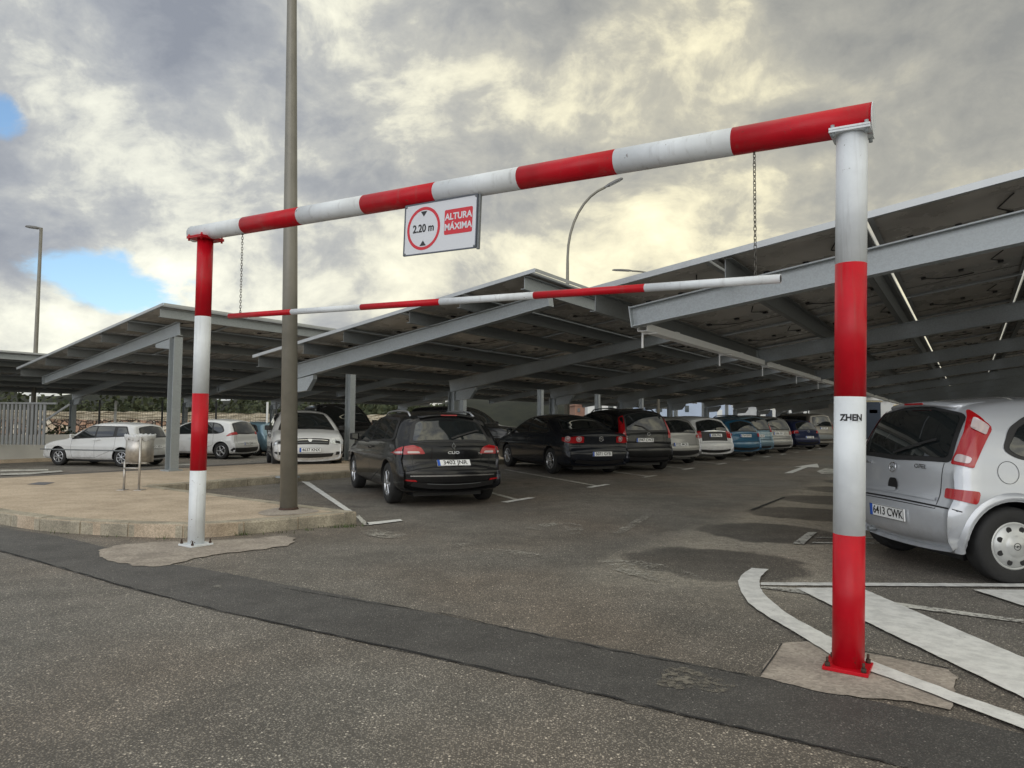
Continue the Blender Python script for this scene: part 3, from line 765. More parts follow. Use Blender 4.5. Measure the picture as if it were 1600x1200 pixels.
def street_lamp(base, H, r0_, r1_, arm, label, headL=.62, foot_=True):
    o = thing('street_lamp', label, 'street lamp', base)
    if arm is None: pts = [Vector((0, 0, z)) for z in (0, H * .3, H * .6, H)]; rad = [r0_ + (r1_ - r0_) * k for k in (0, .3, .6, 1)]
    else:
        pts = [Vector((0, 0, z)) for z in (0, H * .35, H * .7)]; rad = [r0_, (r0_ * 2 + r1_) / 3, r1_ * 1.15]
        for k in range(9):
            a = math.pi / 2 * k / 8 * arm[3]; pts.append(Vector((0, 0, H - arm[1])) + Vector(arm[0]) * (arm[2] * (1 - math.cos(a))) + Vector((0, 0, arm[1] * math.sin(a)))); rad.append(r1_)
    MB().tube(pts, rad, 20).build('pole', M_lamp, o)
    d = (pts[-1] - pts[-2]).normalized() if arm else Vector((-1, -.2, .1)).normalized()
    lamp_head(o, pts[-1] if arm else pts[-1] + Vector((0, 0, -.04)), d if arm else d, headL)
    if foot_: MB().box((0, 0, .012), (.42, .42, .024)).build('base_plate', M_galvd, o, .003)
    return o
b = P(451, 796, KZ)
nl = street_lamp(b, 9.2, 0.108, 0.055, ((0, -1, 0), 1.3, 1.4, .8), 'tall grey-brown lamp pole rising from the tip of the paved island, head out of view', foot_=False); nl.rotation_euler = (0, R(-1.1), 0)
MB().lathe([(0.108, 0.0), (0.125, 0.0), (0.118, 0.02), (0.109, 0.03)], 28).build('base_collar', M_rust, nl)
bx_ = P(887, 714); bx_ = Vector((PD(887, 500, 24).x, 24, 0))
hx_ = PD(957, 283, 24.0)
street_lamp(bx_, hx_.z, 0.10, 0.045, ((1, 0, 0), 2.6, 1.75, .84), 'curved-arm street lamp rising behind the central solar roof', .7)
hx_ = PD(988, 421, 38.0)
bb = Vector((hx_.x + 1.5, 38, 0)); street_lamp(bb, hx_.z, 0.09, 0.045, ((-1, 0, 0), .45, 1.5, .98), 'street lamp with short arm peeking over the large right roof', 1.1)
hx_ = PD(45, 352, 29.0); bb = Vector((PD(53, 552, 29).x, 29, 0))
ll = street_lamp(bb, hx_.z, 0.10, 0.06, None, 'plain straight lamp pole with small head above the left roof', .6)

# ================================================================== SOLAR CANOPIES
PW, PL = 1.27, 2.1
def panel_mesh():
    mb = MB(); w_, l_ = PW - 0.03, PL - 0.025; t = 0.035
    for a in (-1, 1):
        mb.box((a * (w_ / 2 - .006), 0, t / 2), (.012, l_, t), mi=0); mb.box((0, a * (l_ / 2 - .006), t / 2), (w_ - .024, .012, t), mi=0)
        mb.box((a * (w_ / 2 - .028), 0, .001), (.032, l_ - .024, .002), mi=0); mb.box((0, a * (l_ / 2 - .028), .001), (w_ - .09, .032, .002), mi=0)
    mb.box((0, 0, t - .006), (w_ - .024, l_ - .024, .006), mi=1)
    mb.box((0, 0, t + .0005), (w_ - .03, l_ - .03, .003), mi=2)
    for k in (-1, 0, 1): mb.box((k * w_ * .3, 0.02, t - .019), (.05, .09, .018), mi=3)
    mb.tube([(-w_ * .3, .05, t - .015), (-w_ * .2, .22, t - .02), (-w_ * .05, .30, t - .03), (w_ * .1, .34, t - .02)], .006, 5, 3)
    mb.tube([(w_ * .3, -.03, t - .015), (w_ * .22, -.3, t - .03), (w_ * .3, -.6, t - .02)], .006, 5, 3)
    mb.box((0, l_ / 4, t - .011), (w_ - .024, .012, .004), mi=4)
    return mb
pm = panel_mesh().build('solar_panel', [M_alu, M_back, M_cell, M_black, simple('backsheet_seam', (0.09, 0.09, 0.09), 0.6)])
pmesh = pm.data; bpy.data.objects.remove(pm)

def canopy(label, O, z0, slope, wr, wroof, s0, nbay, sp, wcol, colhigh, first=0.0, lowlit=False, rows=5, firstpart=100, pk=1.0):
    PW = 1.27 * pk
    C = thing('solar_canopy', label, 'solar canopy', (O.x, O.y, 0), -LANE, 'solar panel roofs over the parking rows')
    L = s0 + 0.3 + nbay * sp; zc = lambda w_: z0 + slope * w_; off = 0.335
    tilt = Matrix.Rotation(-math.atan(slope), 4, 'Y')
    ny = int((L - s0) / PL); k = 0; rest = MB()
    pl_ = [(i, j) for j in range(ny) for i in range(rows)]
    for (i, j) in pl_:
        w_ = wroof + PW * (i + .5) * math.cos(math.atan(slope)); yy = s0 + PL * (j + .5)
        T = Matrix.Translation((w_, yy, zc(w_) + off)) @ tilt @ Matrix.Rotation(random.uniform(-.004, .004), 4, 'X') @ Matrix.Diagonal((pk, 1, 1, 1))
        if k < firstpart:
            o = bpy.data.objects.new('solar_panel', pmesh); COL.objects.link(o); o.parent = C; o.matrix_local = T
        else:
            for p_ in pmesh.polygons: rest.f.append([x + len(rest.v) for x in p_.vertices]); rest.mi.append(p_.material_index); rest.sm.append(False)
            rest.v += [T @ v.co for v in pmesh.vertices]
        k += 1
    if rest.v:
        o = rest.build('solar_panels', list(pmesh.materials), C, fixn=False); o['kind'] = 'stuff'
    Ltot = ny * PL; wend = wroof + PW * rows
    # purlins
    wp = [wroof + .10] + [wroof + PW * i + (.12 if i % 2 else -.12) for i in range(1, rows)] + [wend - .22]
    for w_ in wp:
        mb = MB(); zt = zc(w_) + off - .004; zb = zt - .185
        mb.box((w_, s0 + Ltot / 2, (zt + zb) / 2), (.008, Ltot - .1, zt - zb)); mb.box((w_ + .03, s0 + Ltot / 2, zt - .004), (.06, Ltot - .1, .008)); mb.box((w_ - .03, s0 + Ltot / 2, zb + .004), (.06, Ltot - .1, .008))
        mb.build('purlin', M_galvd if w_ < wend - .4 else M_galv, C)  # high-edge purlin takes the paler steel, its light put into the colour
    # a conduit and cable bundles under the panels
    mb = MB()
    for k2 in range(int(L / 2.1)):
        x = random.uniform(wroof + .3, wend - .3); y = random.uniform(s0 + .4, s0 + Ltot - .5); z = zc(x) + off - .03
        mb.tube([(x, y, z), (x + .06, y + .06, z - .03), (x + .14, y + .05, z - .02), (x + .22, y + .12, z + .01)], .008, 5)
        mb.box((x + .2, y + .1, z - .015), (.14, .04, .03))
    mb.build('cables', M_black, C)
    for b_ in range(nbay):
        y = first + b_ * sp
        a = Vector((wr[0], y, zc(wr[0]))); e = Vector((wr[1], y, zc(wr[1])))
        if colhigh: mb = MB().ibeam(e, a, .12, .30, .012, ht2=.20)
        else: mb = MB().ibeam(a, e, .12, .30, .012, ht2=.20)
        # end plate on the free tip
        tip_ = a if colhigh else e; dirn = (e - a).normalized()
        nrm_ = Vector((-dirn.z, 0, dirn.x))
        mb.box(tip_ + nrm_ * .05, (.012, .135, .215), Matrix.Rotation(-math.atan(slope), 3, 'Y'))
        mb.build('rafter', M_galv, C)
        # column: H section
        wc = wcol; zt = zc(wc) - .155
        zg_ = -.4; mb = MB(); mb.box((wc - .094, y, (zt + zg_) / 2), (.012, .19, zt - zg_)); mb.box((wc + .094, y, (zt + zg_) / 2), (.012, .19, zt - zg_)); mb.box((wc, y, (zt + zg_) / 2), (.176, .009, zt - zg_))
        mb.box((wc, y, .155), (.32, .32, .03))
        c_ = mb.build('column', M_galv, C)
        sg = -1 if colhigh else 1
        mb = MB(); x0 = wc + sg * .101
        mb.prism([(0, 0), (.62, .62 * slope * sg + .0), (.62, .62 * slope * sg - .08), (.45, -.2), (0, -.24)], -.05, .05, M=Matrix.Translation((x0, y, zt - .002 + slope * sg * .1)) @ Matrix(((sg, 0, 0, 0), (0, 0, 1, 0), (0, 1, 0, 0), (0, 0, 0, 1))))
        mb.build('bracket', M_galv, c_)
    # gutter on the low eave
    mb = MB(); gz = z0 - .045
    for b_ in range(nbay - 1 if True else nbay):
        y0_ = first + b_ * sp + .08; y1_ = first + (b_ + 1) * sp - .08
        if lowlit:
            mb.box((wr[0] + .06, (y0_ + y1_) / 2, gz - .035), (.10, y1_ - y0_, .006)); mb.box((wr[0] + .01, (y0_ + y1_) / 2, gz), (.006, y1_ - y0_, .076)); mb.box((wr[0] + .11, (y0_ + y1_) / 2, gz), (.006, y1_ - y0_, .076))
            for q in range(2):
                yq = y0_ + .15 + q * (y1_ - y0_) * .55
                mb.box((wr[0] - .0, yq, gz - .11), (.012, .025, .16)); mb.box((wr[0] + .08, yq, gz - .046), (.16, .025, .01))
                mb.box((wr[0] + .02, yq + .8, gz + .05), (.14, .10, .012))
    if lowlit: mb.build('gutter', simple('white_gutter', (0.90, 0.91, 0.91), 0.3), C)
    # verge flashing on the near end
    mb = MB(); a = Vector((wroof, s0 - .012, zc(wroof) + off + .02)); e = Vector((wend, s0 - .012, zc(wend) + off + .02)); mb.beam(a, e, .008, .055)
    mb.build('edge_trim', M_alu, C)
    mb = MB(); mb.box((wend + .0, s0 + Ltot / 2, zc(wend) + off + .02), (.008, Ltot, .05)); mb.build('edge_trim', M_alu, C)
    return C
OA = Vector((-4.35, 13.53, 0)); OB = Vector((1.21, 6.87, 0)); OC = Vector((-7.33, 15.0, 0)) - V * 6.17; OD = OC - V * 8.7 - V * 3.4 + U * .9
OD = Vector((-22.4, 25.0, 0)) + U * .9
canopy('central solar roof rising from the lamp pole to a peak above the first black car', OA, 2.17, .15, (-.12, 5.9), -.35, -.6, 10, 5.15, .0, False)
canopy('largest nearest solar roof filling the right side behind the right gate post', OB, 2.28, .147, (0, 8.0), -.4, -.3, 11, 4.93, 7.4, True, rows=7, lowlit=True)
canopy('solar roof above the white cars behind the left gate post', OC, 2.19, .163, (0.05, 6.3), -.1, -.6, 9, 5.12, 6.17, True, pk=1.07)
canopy('farthest left solar roof with only its edge in view', OD, 2.17, .15, (-.12, 5.9), -.35, -10.6, 8, 5.15, .0, False, first=-10.3)

# ================================================================== BACKGROUND
random.seed(11)
def poly_wall(name, a, b, h, t, mat, label, cat, z0=0.0, z1=None):
    a = Vector(a); b = Vector(b); mb = MB(); d = b - a; L = d.length; x = d.normalized(); y = Vector((-x.y, x.x, 0))
    rot = Matrix((x, y, Vector((0, 0, 1)))).transposed()
    mb.box((a + b) / 2 + Vector((0, 0, z0 + h / 2)), (L, t, h), rot)
    o = mb.build(name, mat, None, .01); return tag(o, label, cat)
wa = P(0, 722, -.3) ; wdir = U
wa0 = wa - wdir * 9; wb0 = wa + wdir * 40
M_wall = simple('white_render', (0.55, 0.55, 0.53), .8, var=.07, vscale=1.2)
wall = poly_wall('low_wall', wa0, wb0, .93, .2, M_wall, 'low plain white wall in front of the parked white cars at far left', 'wall')
mb = MB(); mb.beam(wa0 + V * .45 + Vector((0, 0, .03)), wb0 + V * .45 + Vector((0, 0, .03)), .7, .12)
struct(mb.build('verge', M_pave))
for q in ([(0, 733), (75, 732), (76, 734), (0, 736)], [(0, 741), (45, 740), (96, 736.5), (98, 738.5), (45, 743), (0, 744)], [(270, 725), (300, 724), (301, 725.5), (270, 727)]):
    pts = px(q, -.27); zt_ = max(gz(p) for p in pts); mk('painted_line', pts, M_mark2, zt_ + .012)
mk('painted_line', px([(372, 727), (384, 730), (376, 731), (366, 728)]), M_mark2)

# rubble stone embankment and its upper wall, both behind a mesh fence
def rough_wall(name, x0, x1, d0, d1, z0, z1, mat, label, cat, lean=0.6):
    nx, nz = 90, 10; a = Vector((PD(x0, 650, d0).x, d0, 0)); b = Vector((PD(x1, 650, d1).x, d1, 0)); vs = []; fs = []
    nrm = (b - a).normalized().cross(Vector((0, 0, 1)))
    if nrm.y > 0: nrm = -nrm
    for j in range(nz + 1):
        for i in range(nx + 1):
            p = a.lerp(b, i / nx); t = j / nz
            p = p + nrm * ((1 - t) * lean + random.uniform(-.08, .08)); p.z = z0 + (z1 - z0) * t + (random.uniform(-.06, .06) if j == nz else 0)
            vs.append(p)
    for j in range(nz):
        for i in range(nx): q = j * (nx + 1) + i; fs.append((q, q + 1, q + nx + 2, q + nx + 1))
    k = len(vs)
    for i in range(nx + 1): p = vs[nz * (nx + 1) + i] - nrm * 2.5; vs.append(Vector((p.x, p.y, p.z)))
    for i in range(nx): q = nz * (nx + 1) + i; fs.append((q, q + 1, k + i + 1, k + i))
    mb = MB(); mb.add(vs, fs, 0, False); return tag(mb.build(name, mat), label, cat)
mt, nt, bb_ = new_mat('rubble')
co = nt.node('ShaderNodeTexCoord').outputs['Object']
v = nt.voro(co, 3.6); rc_ = nt.node('ShaderNodeSeparateColor', None, i0=v.outputs['Color'])
rp = nt.node('ShaderNodeValToRGB'); nt.l.new(rc_.outputs[0], rp.inputs[0]); rp.color_ramp.interpolation = 'CONSTANT'
rp.color_ramp.elements[0].color = (.30, .20, .14, 1); rp.color_ramp.elements[1].position = .3; rp.color_ramp.elements[1].color = (.55, .45, .34, 1)
for p_, c_ in ((.55, (.38, .24, .17, 1)), (.75, (.68, .62, .52, 1)), (.9, (.22, .16, .13, 1))): e = rp.color_ramp.elements.new(p_); e.color = c_
gapf = nt.smooth(nt.voro(co, 3.6, 'DISTANCE_TO_EDGE').outputs['Distance'], 0.02, 0.10)
nt.l.new(nt.mix(gapf, (.05, .04, .03), rp.outputs[0]), bb_.inputs['Base Color']); bb_.inputs['Roughness'].default_value = .95
bp = nt.node('ShaderNodeBump', None, Strength=1.0, Distance=0.12, Height=gapf); nt.l.new(bp.outputs[0], bb_.inputs['Normal'])
rough_wall('stone_wall', -120, 760, 38, 52, -.6, 1.12, MATS['rubble'], 'embankment of brown and white rubble stones behind the mesh fence', 'stone wall')
M_blk = concrete('old_blockwork', (0.34, 0.30, 0.23), (0.52, 0.47, 0.37), .8, 20, .5)
rough_wall('block_wall', -120, 760, 40.6, 55, .9, 1.62, M_blk, 'weathered beige block wall topping the rubble embankment', 'wall', .05)
# mesh fence
fd = 31.0
fence = thing('mesh_fence', 'thin dark wire mesh fence in front of the rubble embankment', 'fence', (PD(0, 650, fd).x, fd, 0))
fx = [PD(x, 650, fd).x for x in (-60, 51, 156, 254, 338, 432, 520)]
for x in fx: mb = MB().box((x - fence.location.x, 0, .85), (.06, .06, 2.38)); mb.build('post', simple('fence_black', (.02, .022, .022), .5), fence)
mb = MB(); x0_, x1_ = fx[0] - fence.location.x, fx[-1] - fence.location.x
x = x0_
while x < x1_: mb.box((x, 0, .8), (.006, .006, 2.2)); x += .11
for z in [.1 + .2 * k for k in range(10)]: mb.box(((x0_ + x1_) / 2, 0, z), (x1_ - x0_, .008, .008))
mb.build('wire_mesh', MATS['fence_black'], fence)
for k, xx in enumerate((49, 55, 181, 418)):
    zt = 1.29 + (650.5 - (619 if k < 2 else 625)) / F_PX * 30
    o = MB().tube([(PD(xx, 650, 30).x, 30, -.35), (PD(xx, 650, 30).x, 30, zt)], .07 if k < 2 else .05, 10).build('white_pole', simple('white_pole_paint', (.62, .63, .62), .4))
    tag(o, ['slim white pole, left of the close pair beside the slat fence', 'slim white pole, right of the close pair beside the slat fence', 'short white pole standing alone before the rubble embankment', 'short white pole behind the roof of the white front-facing car'][k], 'pole', 'slim white poles along the fence')
# slat fence
sf = thing('slat_fence', 'grey vertical slat screen above the white wall at the left edge', 'fence', (PD(0, 650, 23).x, 23, 0))
mb = MB(); x = -1.6
z1 = 1.29 + (650 - 631) / F_PX * 23
while x < 1.62: mb.box((x, 0, (z1 + .35) / 2), (.075, .05, z1 - .35)); x += .135
mb.box((.1, 0, z1 + .03), (3.6, .09, .06)); mb.build('slats', simple('slat_grey', (.20, .21, .215), .5, var=.1), sf)
MB().beam((1.35, .03, 1.05), (2.3, .03, z1), .06, .06).build('brace', MATS['slat_grey'], sf)
# hills
mt, nt, bb_ = new_mat('scrub_green')
co = nt.node('ShaderNodeTexCoord').outputs['Object']; n = nt.noise(co, .22, 8, .7)
nt.l.new(nt.mix(nt.smooth(n, .35, .65), (.006, .009, .005), (.018, .021, .011)), bb_.inputs['Base Color']); bb_.inputs['Roughness'].default_value = 1
mb = MB(); n = 160; vs = []
for j in range(5):
    for i in range(n + 1):
        x = -260 + 330 * i / n; y = 120 + j * 14
        h = [0, 3.4, 4.8, 5.6, 0][j] * (1 + .22 * math.sin(i * .31) + .15 * math.sin(i * .83 + 2) + random.uniform(-.1, .1)) + [0, .5, .6, 1.0, 0][j]
        vs.append((x, y, h if j else -.1))
mb.add(vs, [(j * (n + 1) + i, j * (n + 1) + i + 1, (j + 1) * (n + 1) + i + 1, (j + 1) * (n + 1) + i) for j in range(4) for i in range(n)], 0, True)
struct(mb.build('hills', MATS['scrub_green']))
# distant scrub: clumps of leaves along the embankment
def leaf_clump(mb, c, r, n, sz):
    for k in range(n):
        d = Vector((random.gauss(0, 1), random.gauss(0, 1), random.gauss(0, .8))); d = d.normalized() * (random.random() ** .4) * r
        p = Vector(c) + d; p.z = max(p.z, .05); a = Vector((random.uniform(-1, 1), random.uniform(-1, 1), random.uniform(-1, 1))).normalized(); b = a.orthogonal().normalized()
        mb.add([p - a * sz, p + b * sz * .6, p + a * sz, p - b * sz * .6], [(0, 1, 2, 3)])
mb = MB()
for i in range(120):
    x = random.uniform(-62, -6); y = random.uniform(60, 85); h = random.uniform(2.0, 3.6)
    leaf_clump(mb, (x, y, h * .6), h * .62, 70, .28)
mt, nt, bb_ = new_mat('leaf_green')
co = nt.node('ShaderNodeTexCoord').outputs['Object']; n = nt.noise(co, 1.2, 4, .6)
nt.l.new(nt.mix(nt.smooth(n, .35, .65), (.02, .03, .012), (.06, .07, .03)), bb_.inputs['Base Color']); bb_.inputs['Roughness'].default_value = .9
tag(mb.build('distant_scrub', MATS['leaf_green'], fixn=False), 'belt of dark green bushes beyond the embankment wall', 'bushes', kind='stuff')
mb = MB(); c = P(97, 700); leaf_clump(mb, (PD(97, 650, 27).x, 27, .45), .55, 260, .07); leaf_clump(mb, (PD(104, 650, 27).x, 27, .3), .4, 120, .07)
tag(mb.build('shrub', MATS['leaf_green'], fixn=False), 'small dark shrub growing behind the low white wall', 'shrub')

# distant buildings
def bx_img(x0, x1, ytop, depth, thick=6, z0=0):
    hz = 657 + ((x0 + x1) / 2 - 800) * .0087
    a = PD(x0, hz, depth).x; b = PD(x1, hz, depth).x; zt = CAM_H + (hz - ytop) / F_PX * depth
    return a, b, zt
def building(label, x0, x1, ytop, depth, mat, feats=(), thick=8, roofmat=None):
    a, b, zt = bx_img(x0, x1, ytop, depth); o = thing('building', label, 'building', ((a + b) / 2, depth + thick / 2, 0), 0, None)
    MB().box((0, 0, zt / 2), (b - a, thick, zt)).build('wall', mat, o, .02)
    MB().box((0, 0, zt + .1), (b - a + .3, thick + .3, .2)).build('roof', roofmat or mat, o, .02)
    hz = 657 + ((x0 + x1) / 2 - 800) * .0087
    for (nm, fx0, fx1, fy0, fy1, fm) in feats:
        xa = PD(fx0, hz, depth).x - o.location.x; xb = PD(fx1, hz, depth).x - o.location.x
        za = max(.0, CAM_H + (hz - fy1) / F_PX * depth); zb = CAM_H + (hz - fy0) / F_PX * depth
        MB().box(((xa + xb) / 2, -thick / 2 - .03, (za + zb) / 2), (xb - xa, .08, zb - za)).build(nm, fm, o, .01)
    return o
M_bw = simple('building_white', (.66, .67, .66), .7, var=.06, vscale=.8)
M_bb = simple('building_pale_blue', (.40, .48, .62), .6, var=.06, vscale=.8)
M_navy = simple('navy_panel', (.022, .035, .06), .5)
M_beige = simple('beige_trim', (.62, .52, .30), .6)
M_brick = simple('brick_orange', (.30, .17, .12), .8, var=.2, vscale=3)
M_win = simple('window_glass', (.05, .065, .075), .08)
building('white building glimpsed between roof columns left of centre', 918, 968, 626, 75, M_bw, [('window', 930, 940, 634, 642, M_win), ('window', 950, 958, 634, 642, M_win)])
building('small orange brick block beside the glimpsed white building', 898, 915, 634, 78, M_brick, [('window', 902, 906, 638, 644, M_win)])
building('long pale blue warehouse seen under the roofs behind the parked row', 1005, 1182, 615, 92, M_bb, [('window', 1024, 1034, 634, 644, M_win), ('window', 1070, 1076, 634, 644, M_win), ('door', 1120, 1128, 640, 652, M_bw)])
building('dim white low building behind the farthest parked cars', 1184, 1268, 634, 70, M_bw, [('door', 1196, 1206, 641, 668, M_navy), ('panel', 1212, 1222, 641, 668, M_black), ('post', 1228, 1232, 636, 668, M_galvd)])
# glazed shelter
a, b, zt = bx_img(1273, 1345, 624, 60)
gs = thing('glazed_shelter', 'framed glass shelter behind the right gate post', 'shelter', ((a + b) / 2, 61, 0))
hw = (b - a) / 2; mb = MB()
for i in range(6): x = -hw + 2 * hw * i / 5; mb.box((x, 0, zt / 2), (.10, .10, zt)); mb.box((x, 2.4, zt / 2), (.10, .10, zt))
for z in (.1, 1.1, 2.1, zt): mb.box((0, 0, z), (2 * hw, .08, .08)); mb.box((0, 2.4, z), (2 * hw, .08, .08))
mb.build('frame', M_galvd, gs); MB().box((0, 1.2, zt + .12), (2 * hw + .4, 3, .14)).build('roof', M_alu, gs)
mg, ng, bg_ = new_mat('clear_pane'); bg_.inputs['Base Color'].default_value = (.75, .82, .82, 1); bg_.inputs['Roughness'].default_value = .05; bg_.inputs['Alpha'].default_value = .35
mb = MB()
for i in range(5): mb.box((-hw + 2 * hw * (i + .5) / 5, .0, zt / 2 + .05), (2 * hw / 5 - .14, .012, zt - .3))
mb.build('panes', mg, gs)
building('white and beige supermarket side with a dark navy door, right of the red post', 1346, 1402, 626, 46, M_bw, [('trim', 1348, 1378, 616, 628, M_beige), ('door', 1350, 1375, 628.5, 686, M_navy), ('door_panel', 1357, 1370, 640, 646, M_black), ('trim', 1396, 1402, 632, 642, M_beige)])
building('long white supermarket wall far behind the grey silver car', 1404, 1720, 652, 62, M_bw, [('window', 1440, 1470, 656, 670, M_win)])
# yellow-white canopy fascia of the supermarket
a = PD(1208, 637, 66); b = PD(1420, 624, 46)
o = MB().beam(a, b, .5, .30).build('entrance_fascia', simple('fascia_cream', (.78, .74, .58), .5)); tag(o, 'long cream fascia board of the entrance roof under the right solar roof', 'fascia')

# ================================================================== LITTER BIN
bl_ = P(197, 764, KZ); br_ = P(225, 766, KZ); bc = (bl_ + br_) / 2 + Vector((0, .05, 0))
LB = thing('litter_bin', 'stainless steel litter bin with a plastic bag on the paved island', 'litter bin', bc)
sc1 = 11.15 / F_PX; rB = 19.5 * sc1; zb0 = KZ + (764 - 722) * sc1 - KZ; zb1 = (764 - 681) * sc1
M_inox = simple('brushed_steel', (.50, .48, .45), .42, metal=.8, var=.18, vscale=14)
mb = MB().lathe([(0, zb0), (rB, zb0), (rB, zb1), (rB - .01, zb1), (rB - .01, zb0 + .02), (0, zb0 + .02)], 36, Matrix.Translation((-.0, .05, 0)))
mb.build('bin_body', M_inox, LB)
mb = MB()
for x, zt in ((-.15, zb0 + .02), (.12, zb1 - .02)):
    mb.tube([(x, -.16 if x > 0 else -.1, 0), (x, -.16 if x > 0 else -.1, zt)], .017, 12)
    mb.box((x, -.13, .004), (.11, .16, .008))
mb.tube([(-.15, -.12, zb0 - .09), (.12, -.15, zb0 - .09)], .014, 10); mb.tube([(-.20, -.1, zb0 - .012), (.2, -.1, zb0 - .012)], .012, 8)
mb.build('bin_stand', M_inox, LB)
random.seed(3); prof = []; mb = MB(); nn = 48; rows_ = [(rB + .006, zb1 - .06), (rB + .022, zb1 - .03), (rB + .020, zb1 + .006), (rB + .004, zb1 + .018), (rB - .03, zb1 - .01), (rB - .05, zb1 - .15)]
vs = []
for (r_, z_) in rows_:
    for k in range(nn):
        a = 2 * math.pi * k / nn; j = .010 * math.sin(k * 2.3 + z_ * 40) + random.uniform(-.006, .006)
        vs.append(((r_ + j) * math.cos(a), .05 + (r_ + j) * math.sin(a), z_ + j + (random.uniform(-.03, .01) if r_ == rows_[0][0] else 0)))
mb.add(vs, [(i * nn + k, i * nn + (k + 1) % nn, (i + 1) * nn + (k + 1) % nn, (i + 1) * nn + k) for i in range(len(rows_) - 1) for k in range(nn)], 0, True)
bagm = simple('plastic_bag', (.72, .74, .76), .25, coat=.4); bagm.node_tree.nodes['Principled BSDF'].inputs['Alpha'].default_value = .75
mb.build('plastic_bag', bagm, LB, fixn=False)

# ================================================================== CARS
def interp_curve(pts, n):
    c = catmull([Vector((a, b, 0)) for a, b in pts], False, 8)
    L = [0]
    for i in range(1, len(c)): L.append(L[-1] + (c[i] - c[i - 1]).length)
    return np.array([p.x for p in c]), np.array([p.y for p in c]), np.array(L) / L[-1]
class Body:
    # side silhouette + width function; every car surface (skin, glass, lamps) is sampled from it
    def __init__(s, T, L, w, H):
        sx, sz = L / T['L'], H / T['H']; s.sx, s.sz, s.L, s.w, s.H = sx, sz, L, w, H
        s.kq = w / T['w']
        S_ = lambda pts: [(a * sx, b * sz) for a, b in pts]
        s.rear, s.top, s.front = S_(T['rear']), S_(T['top']), S_(T['front'])
        s.bot = [(s.rear[0][0], s.rear[0][1]), (s.rear[0][0] + .15, .2 * sz), (L * .5, .19 * sz), (s.front[-1][0] - .15, .2 * sz), (s.front[-1][0], s.front[-1][1])]
        s.belt = S_(T['belt']); s.r = T.get('r', .085); s.lean = T.get('lean', .30); s.cend = T.get('cend', .13)
        s.crease = T.get('crease', .60) * sz; s.cr2 = T.get('crease_amp', .012)
        nE, nT, nB = 26, 72, 40
        uu = lambda n: np.array([0, .006, .014, .026, .042] + list(np.linspace(.065, .935, n)) + [.958, .974, .986, .994, 1])
        s.us = uu(nT - 10); s.vs = np.array([0, .02, .05, .09] + list(np.linspace(.14, .86, nE - 8)) + [.91, .95, .98, 1])
        def samp(pts, t): x, z, l = interp_curve(pts, 0); return np.stack([np.interp(t, l, x), np.interp(t, l, z)], 1)
        s.cb = {}
        s.cb['bot'] = samp(s.bot, s.us); s.cb['rear'] = samp(s.rear, s.vs); s.cb['front'] = samp(s.front[::-1], s.vs)
        # top sampled evenly in x
        x, z, l = interp_curve(s.top, 0); s.cb['top'] = samp(s.top, s.us)
        # closed loop for normals: bot (rear->front), front up, top (front->rear), rear down
        loop = np.concatenate([s.cb['bot'][:-1], s.cb['front'][:-1], s.cb['top'][::-1][:-1], s.cb['rear'][::-1][:-1]])
        nU, nV = len(s.us), len(s.vs); s.nU, s.nV = nU, nV
        N = len(loop); nx = np.roll(loop, -1, 0) - np.roll(loop, 1, 0); nrm = np.stack([nx[:, 1], -nx[:, 0]], 1); nrm /= np.linalg.norm(nrm, axis=1)[:, None]
        arc = np.concatenate([[0], np.cumsum(np.linalg.norm(np.diff(loop, axis=0), axis=1))]); tot = arc[-1] + np.linalg.norm(loop[0] - loop[-1])
        dd = np.abs(arc[:, None] - arc[None]); dd = np.minimum(dd, tot - dd)
        seglen = np.linalg.norm(np.roll(loop, -1, 0) - np.roll(loop, 1, 0), axis=1) / 2
        def gs(a, sg): K = np.exp(-(dd / sg) ** 2) * seglen[None]; K /= K.sum(1)[:, None]; return K @ a
        nrm = gs(nrm, .07); nrm /= np.linalg.norm(nrm, axis=1)[:, None]
        kb = np.full(N, .012); kb[nU - 1:nU + nV - 1] = s.cend; kb[nU + nV - 1:2 * nU + nV - 3] = .045; kb[2 * nU + nV - 3:] = s.cend; kb[0] = s.cend
        c = gs(kb, .16)
        s.loop, s.nrm, s.c = loop, nrm, c; s.inset = loop - nrm * c[:, None]
        i0 = 0; s.idx = {'bot': (0, nU - 1), 'front': (nU - 1, nU + nV - 2), 'top': (nU + nV - 2, 2 * nU + nV - 3), 'rear': (2 * nU + nV - 3, N)}
    def seg(s, nm):           # loop indices of a side, oriented rear->front / bottom->top
        N = len(s.loop); a, b = s.idx[nm]; ii = np.arange(a, b + 1) % N
        return ii if nm in ('bot', 'front') else ii[::-1]
    def dist(s, P2):
        A = s.inset; B = np.roll(A, -1, 0); d = B - A; out = np.empty((len(P2), 2)); C2 = np.roll(s.c, -1)
        for k, p in enumerate(P2):
            t = np.clip(((p - A) * d).sum(1) / np.maximum((d * d).sum(1), 1e-12), 0, 1); q = A + d * t[:, None]
            dd = ((p - q) ** 2).sum(1); m = dd.argmin(); wts = 1 / (dd + 4e-4) ** 2; out[k] = (np.sqrt(dd[m]), ((s.c * (1 - t) + C2 * t) * wts).sum() / wts.sum())
        return out
    def phi(s, c): return np.arctan(2.2 * np.asarray(c) / (s.w * .88))
    def drop0(s, c): return s.r * (1 - np.sin(s.phi(c)))
    def drop(s, d, c):
        ph = s.phi(c); k = np.clip(np.cos(ph) - d / s.r, 0, 1); return s.r * (1 - np.sqrt(np.maximum(1 - k * k, 0)))
